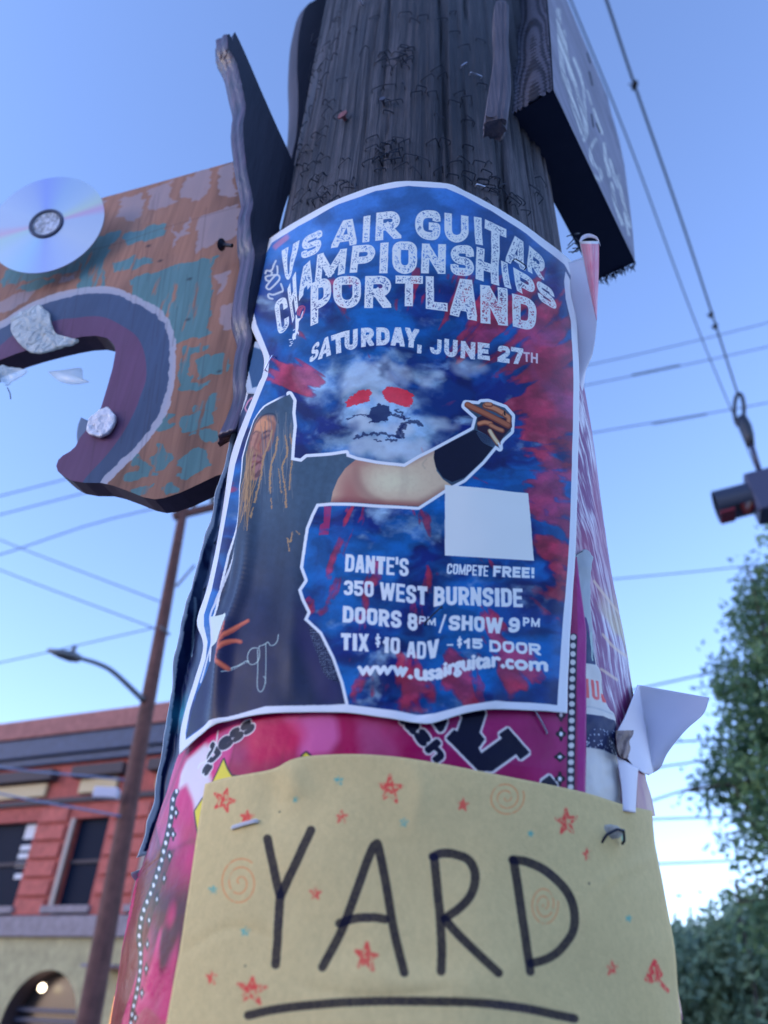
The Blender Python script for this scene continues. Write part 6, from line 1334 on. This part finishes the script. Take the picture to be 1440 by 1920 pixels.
for P, w in [([(522, 822), (518, 850), (511, 870), (508, 900), (509, 925)], 3.6), ([(536, 818), (540, 850), (531, 875), (534, 905), (537, 925), (537, 952)], 3.2), ([(545, 815), (550, 850), (546, 890), (544, 918)], 2.6), ([(524, 880), (527, 910), (529, 925)], 1.8), ([(510, 935), (511, 955)], 1.8), ([(513, 810), (505, 838), (497, 860), (493, 890), (482, 945)], 3), ([(538, 1010), (545, 1015), (548, 1000)], 3), ([(539, 1012), (543, 1033)], 2.2), ([(556, 995), (561, 1003)], 1.8), ([(480, 955), (476, 975)], 2)]:
    cv.paint(cv.warp(cv.stroke([curve(P, 24)], w), .0016, 900, 3) * mb, hr, .85)
# belt chain and pin, low hand, bandana
z8 = lambda L_: [(330 + x / 5.333, 1040 + y / 5.333) for x, y in L_]
ch = alb(130, 160, 200)
for P, w in [([(525, 1200), (560, 1180), (600, 1140), (660, 1115), (720, 1075), (745, 1080)], 1.6), ([(840, 945), (780, 950), (740, 1010), (745, 1090), (790, 1110), (840, 1070), (855, 1000), (850, 930), (880, 920), (915, 900), (940, 885), (960, 920), (1000, 910), (1030, 870), (1040, 810)], 1.7), ([(835, 960), (835, 1150), (830, 1330), (860, 1382), (895, 1340), (910, 1250), (890, 1230)], 1.7), ([(915, 905), (915, 1100), (910, 1300)], 1.5)]: cv.paint(cv.stroke([curve(z8(P), 40)], w) * mb, ch, .8)
for k in range(9): x, y = curve(z8([(560, 1180), (660, 1115), (740, 1080)]), 9)[k]; cv.paint(cv.stroke([[(x + 2.2 * math.cos(t_), y + 1.6 * math.sin(t_)) for t_ in np.linspace(0, 6.28, 9)]], .8) * mb, ch, .7)
for P, w in [([(735, 670), (660, 720), (590, 800), (530, 880), (500, 960)], 7), ([(670, 885), (620, 880), (560, 920), (500, 990)], 7.5), ([(490, 1000), (480, 1080), (520, 1120), (560, 1160)], 9), ([(545, 700), (540, 780), (520, 860)], 6)]:
    c_ = curve(z8(P), 20); cv.paint(blur(cv.stroke([c_], w), 1) * mb, alb(118, 62, 70)); cv.paint(blur(cv.stroke([c_ + [-.8, -.8]], w * .5), 2) * mb, alb(165, 95, 92), .7)
bd = cv.mask([z5([(675, 1290), (720, 1310), (770, 1390), (800, 1450), (820, 1560), (770, 1540), (740, 1500), (720, 1430), (690, 1350)])]) * mb; pt = (np.abs(np.sin(X * .9 + 5 * n3_) * np.sin(Y * .8 + 6 * n3_)) < .22); cv.paint(bd, alb(12, 26, 66)); cv.paint(bd * pt, alb(95, 115, 165), .8)
# fold at left: pale outline and patch with its glare painted in
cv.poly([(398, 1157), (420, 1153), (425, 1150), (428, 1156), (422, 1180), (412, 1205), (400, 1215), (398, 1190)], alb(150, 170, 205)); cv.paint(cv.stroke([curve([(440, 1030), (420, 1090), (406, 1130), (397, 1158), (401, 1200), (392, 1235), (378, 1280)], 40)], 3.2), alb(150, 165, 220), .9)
# red bar and drips under the arm
cv.paint(cv.mask([[(608, 950), (622, 950), (617, 1003), (598, 1004), (600, 985), (607, 980)]]) * sm(n3_, .3, .5), alb(125, 40, 95), .7)
# lettering
def quads(s_, col=None, th=.25, gr=1):
    polys = []
    for ch, a, b_, c, d in s_: polys += letter(ch, (a, b_, c, d), th)
    return cv.mask(polys)
title = [('U', (538, 529), (551, 525), (531, 472), (563, 451)), ('S', (566, 489), (603, 474), (568, 447), (607, 430)), ('A', (623, 470), (669, 460), (633, 419), (674, 409)), ('I', (678, 457), (695, 455), (680, 407), (697, 404)), ('R', (704, 454), (753, 450), (706, 400), (749, 396)),
         ('G', (778, 450), (825, 454), (779, 395), (826, 397)), ('U', (833, 455), (878, 458), (833, 400), (878, 406)), ('I', (889, 461), (905, 464), (887, 406), (904, 409)), ('T', (906, 477), (947, 494), (909, 411), (949, 431)), ('A', (946, 492), (985, 508), (953, 436), (991, 462)), ('R', (991, 508), (1020, 526), (991, 461), (1022, 488)),
         ('C', (523, 632), (541, 614), (514, 566), (538, 553)), ('H', (546, 604), (563, 581), (541, 544), (560, 514)), ('A', (565, 570), (588, 536), (566, 510), (589, 482)), ('M', (593, 532), (648, 516), (597, 480), (652, 468)), ('P', (657, 515), (701, 512), (662, 463), (706, 459)), ('I', (710, 516), (729, 516), (712, 458), (731, 457)), ('O', (736, 517), (782, 517), (736, 456), (782, 456)), ('N', (789, 515), (835, 515), (791, 459), (836, 459)), ('S', (844, 516), (889, 521), (845, 460), (887, 463)), ('H', (891, 525), (934, 540), (892, 466), (934, 480)), ('I', (942, 541), (958, 547), (936, 490), (952, 496)), ('P', (966, 549), (1001, 572), (961, 502), (1000, 524)), ('S', (1006, 566), (1043, 586), (1003, 524), (1034, 545)),
         ('P', (584, 614), (623, 598), (586, 535), (623, 520)), ('O', (627, 582), (678, 581), (626, 522), (678, 520)), ('R', (684, 581), (734, 580), (686, 521), (734, 520)), ('T', (741, 578), (792, 578), (742, 520), (793, 520)), ('L', (798, 582), (839, 586), (798, 520), (839, 520)), ('A', (843, 592), (893, 604), (849, 522), (897, 528)), ('N', (900, 608), (951, 613), (899, 536), (948, 545)), ('D', (960, 614), (1003, 625), (956, 555), (1001, 566))]
mt = quads(title, th=.262); gs = fbm(X / 1.7, Y / 1.7, 3, 23); gs2 = fbm(X / 9, Y / 9, 2, 29); grunge = 1 - sm(gs + .28 * (gs2 - .5), .60, .66) * .9
tw_ = alb(165, 178, 226)
cv.paint(mt * (1 - (1 - grunge) * (blur(mt, 5) > .86)), tw_, .97)
date = [('S', (580, 684), (598, 672), (588, 648), (601, 640)), ('A', (597, 677), (622, 668), (607, 638), (620, 631)), ('T', (624, 668), (649, 662), (622, 632), (648, 624)), ('U', (647, 660), (672, 657), (648, 624), (672, 619)), ('R', (678, 654), (702, 650), (678, 618), (702, 616)), ('D', (706, 650), (731, 649), (706, 616), (731, 616)), ('A', (733, 650), (759, 653), (735, 616), (758, 617)), ('Y', (757, 653), (784, 657), (760, 617), (786, 621)), (',', (782, 660), (790, 661), (784, 626), (792, 628)),
        ('J', (806, 664), (827, 668), (806, 631), (828, 635)), ('U', (832, 669), (857, 672), (833, 636), (858, 639)), ('N', (863, 672), (890, 675), (864, 640), (891, 643)), ('E', (895, 674), (918, 677), (895, 643), (917, 646)), ('2', (932, 679), (955, 682), (933, 648), (956, 651)), ('7', (957, 682), (980, 685), (957, 651), (980, 655))]
mt = quads(date, th=.27); cv.paint(mt * (1 - (1 - grunge) * .5), alb(168, 182, 228), .97)
mt = quads([('T', (981, 679), (992, 680), (980, 661), (992, 662)), ('H', (994, 681), (1007, 683), (994, 662), (1007, 664))], th=.2); cv.paint(mt, alb(160, 150, 200))
yr = [('2', (515, 562), (533, 546), (503, 552), (519, 538)), ('0', (0, 0), (0, 0), (0, 0), (0, 0))]
# year, set sideways, reading upward
z9 = lambda L_: [(440 + x / 6.545, 440 + y / 6.545) for x, y in L_]
for P in [[(470, 790), (430, 780), (415, 750), (430, 730), (480, 740), (560, 710), (600, 690), (575, 610)], [(400, 660), (400, 630), (500, 510), (545, 505), (560, 530), (545, 570), (440, 670), (405, 665)], [(430, 575), (395, 560), (390, 520), (420, 510), (480, 500), (530, 490), (535, 400), (530, 395)], [(385, 480), (400, 445), (440, 450), (470, 430), (490, 380), (520, 330)]]:
    cv.paint(cv.stroke([curve(z9(P), 30)], 3.6), alb(140, 155, 205), .95)
cv.paint(cv.stroke([curve(z9([(440, 455), (470, 470), (455, 490)]), 8)], 3), alb(140, 155, 205), .9)
# tiny leaping figure
cv.poly(z9([(760, 995), (775, 1000), (780, 1040), (820, 1040), (855, 960), (862, 960), (850, 1030), (800, 1080), (790, 1150), (775, 1190), (795, 1200), (790, 1240), (765, 1200), (740, 1240), (745, 1275), (720, 1270), (700, 1285), (690, 1250), (700, 1200), (730, 1190), (740, 1120), (745, 1050)]), alb(190, 200, 240))
for p in [(660, 1280), (670, 1310), (665, 1355), (705, 1160), (680, 1330)]: cv.paint(cv.stroke([z9([p, (p[0] + 22, p[1] - 10)])], 1.6), alb(180, 190, 235))
cv.paint(cv.stroke([curve(z9([(790, 1000), (800, 940), (840, 905), (880, 910), (870, 970), (830, 1040)]), 16)], 2.5), alb(150, 70, 110), .6); cv.poly(z9([(800, 1010), (810, 945), (845, 915), (872, 915), (840, 960), (815, 1020)]), alb(140, 65, 110), .75)
tx_ = alb(172, 186, 230)
cv.paint(cv.mask(line_text("DANTE'S", [(0, 647, 1073, 649, 1040), (7, 768, 1084, 768, 1050)], .27)), tx_)
cv.paint(cv.mask(line_text('COMPETE', [(0, 836, 1079, 838, 1059), (7, 914, 1084, 915, 1063)], .27)), tx_); cv.paint(cv.mask(line_text('FREE!', [(0, 922, 1084, 923, 1063), (5, 1001, 1087, 1001, 1067)], .27)), tx_)
cv.paint(cv.mask(line_text('350 WEST BURNSIDE', [(0, 645, 1117, 646, 1089), (3, 703, 1122, 703, 1092), (4, 712, 1126, 713, 1093), (8, 803, 1137, 803, 1102), (9, 813, 1137, 813, 1102), (17, 980, 1141, 979, 1106)], .25)), tx_)
cv.paint(cv.mask(line_text('DOORS', [(0, 643, 1168, 644, 1137), (5, 755, 1180, 755, 1147)], .25)), tx_)
cv.paint(cv.mask(letter('8', ((764, 1182), (783, 1185), (764, 1150), (783, 1153)), .24) + letter('P', ((785, 1171), (798, 1173), (786, 1156), (799, 1157)), .24) + letter('M', ((801, 1173), (817, 1175), (801, 1157), (817, 1159)), .22) + letter('/', ((822, 1184), (834, 1184), (822, 1158), (836, 1158)), .16)), tx_)
cv.paint(cv.mask(line_text('SHOW', [(0, 840, 1184, 841, 1156), (4, 943, 1190, 943, 1160)], .25) + letter('9', ((951, 1188), (972, 1188), (952, 1159), (973, 1160)), .25) + letter('P', ((978, 1176), (990, 1177), (978, 1159), (991, 1160)), .24) + letter('M', ((993, 1177), (1009, 1178), (993, 1160), (1009, 1162)), .22)), tx_)
cv.paint(cv.mask(line_text('TIX', [(0, 640, 1220, 640, 1188), (3, 694, 1224, 694, 1190)], .26) + letter('$', ((704, 1212), (714, 1213), (704, 1192), (714, 1193)), .2) + line_text('10', [(0, 717, 1225, 718, 1195), (2, 752, 1229, 752, 1197)], .26) + line_text('ADV', [(0, 762, 1233, 763, 1204), (2, 800, 1238, 801, 1203), (3, 825, 1232, 825, 1198)], .25) + letter('-', ((837, 1218), (849, 1218), (837, 1202), (849, 1202)), .2)), tx_)
cv.paint(cv.mask(letter('$', ((856, 1214), (865, 1215), (856, 1198), (865, 1198)), .2) + line_text('15', [(0, 867, 1219, 867, 1200), (2, 905, 1220, 905, 1200)], .28) + line_text('DOOR', [(0, 916, 1224, 916, 1201), (4, 1014, 1231, 1013, 1209)], .26)), tx_)
mu = cv.mask(font_text('www.usairguitar.com', [(0, 672, 1267), (.2, 748, 1268), (.24, 757, 1270), (.33, 800, 1276), (.42, 826, 1273), (.48, 845, 1264), (.55, 862, 1259), (.75, 925, 1252), (.8, 945, 1254), (.83, 952, 1255), (1, 1022, 1260)], [(0, 672, 1242), (.2, 750, 1241), (.24, 758, 1242), (.33, 800, 1247), (.42, 827, 1244), (.48, 845, 1237), (.55, 862, 1231), (.75, 925, 1224), (.8, 945, 1228), (.83, 952, 1230), (1, 1022, 1235)])); mu = dilate(mu, 1.6)
cv.paint(mu, tx_)
# pale blank panel where the code was
QR = [(834, 910), (845, 911), (990, 925), (998, 1054), (833, 1044)]
cv.poly(QR, alb(165, 176, 222))
m_ = paper('concert_print', cv.image('concert_poster'), .34, .32, 38, .30, .25)
FOLDS = [([(520, 700), (490, 800), (470, 900), (448, 1020), (420, 1120)], 14, .0028), ([(560, 640), (530, 700), (505, 800)], 22, .0020), ([(478, 930), (468, 1040), (452, 1120), (434, 1180), (418, 1260), (398, 1370)], 11, .0034), ([(452, 930), (440, 1010), (425, 1090), (408, 1150)], 8, -.0030), ([(436, 1180), (424, 1270), (410, 1370)], 13, .0030), ([(535, 560), (548, 620), (540, 660), (520, 700)], 12, -.0022), ([(530, 470), (560, 520), (560, 600)], 18, .0022),
         ([(960, 470), (1000, 500), (1050, 530)], 16, -.0026), ([(900, 540), (960, 560), (1040, 600)], 22, .0016), ([(860, 430), (900, 470), (960, 480)], 18, .0014), ([(780, 1310), (800, 1345)], 26, -.0018), ([(720, 1240), (735, 1320)], 24, .0014), ([(900, 1270), (930, 1330)], 30, .0014), ([(800, 1110), (815, 1150), (822, 1160)], 10, -.0016), ([(1040, 1000), (1030, 1200), (1020, 1330)], 20, .0012), ([(560, 1060), (552, 1200), (548, 1320)], 18, .0012), ([(690, 740), (660, 900), (650, 1100)], 40, .0012), ([(860, 1120), (900, 1230), (1000, 1250)], 20, .0012), ([(630, 380), (620, 480), (600, 560)], 22, .0014)]
def dg_(p, az):
    d = (fbm(p[:, 0] / 130, p[:, 1] / 170, 3, 4) - .5) * .0030
    for a in FOLDS: d = d + ridge(p, *a)
    return d + .0008
GP = sheet('air_guitar_poster', LG, outL, outR, outT, outB, cv, m_, 210, 300, dg_)
tag(GP, 'large glossy blue and red concert poster with white lettering and a long haired performer', 'poster')
for q_, a_, me_ in [((510, 684), 55, SB), ((972, 498), -10, SM[0]), ((812, 1157), 50, SM[3])]: put_staple(q_, a_, me_, GP, lay=LG, lift=.0030)
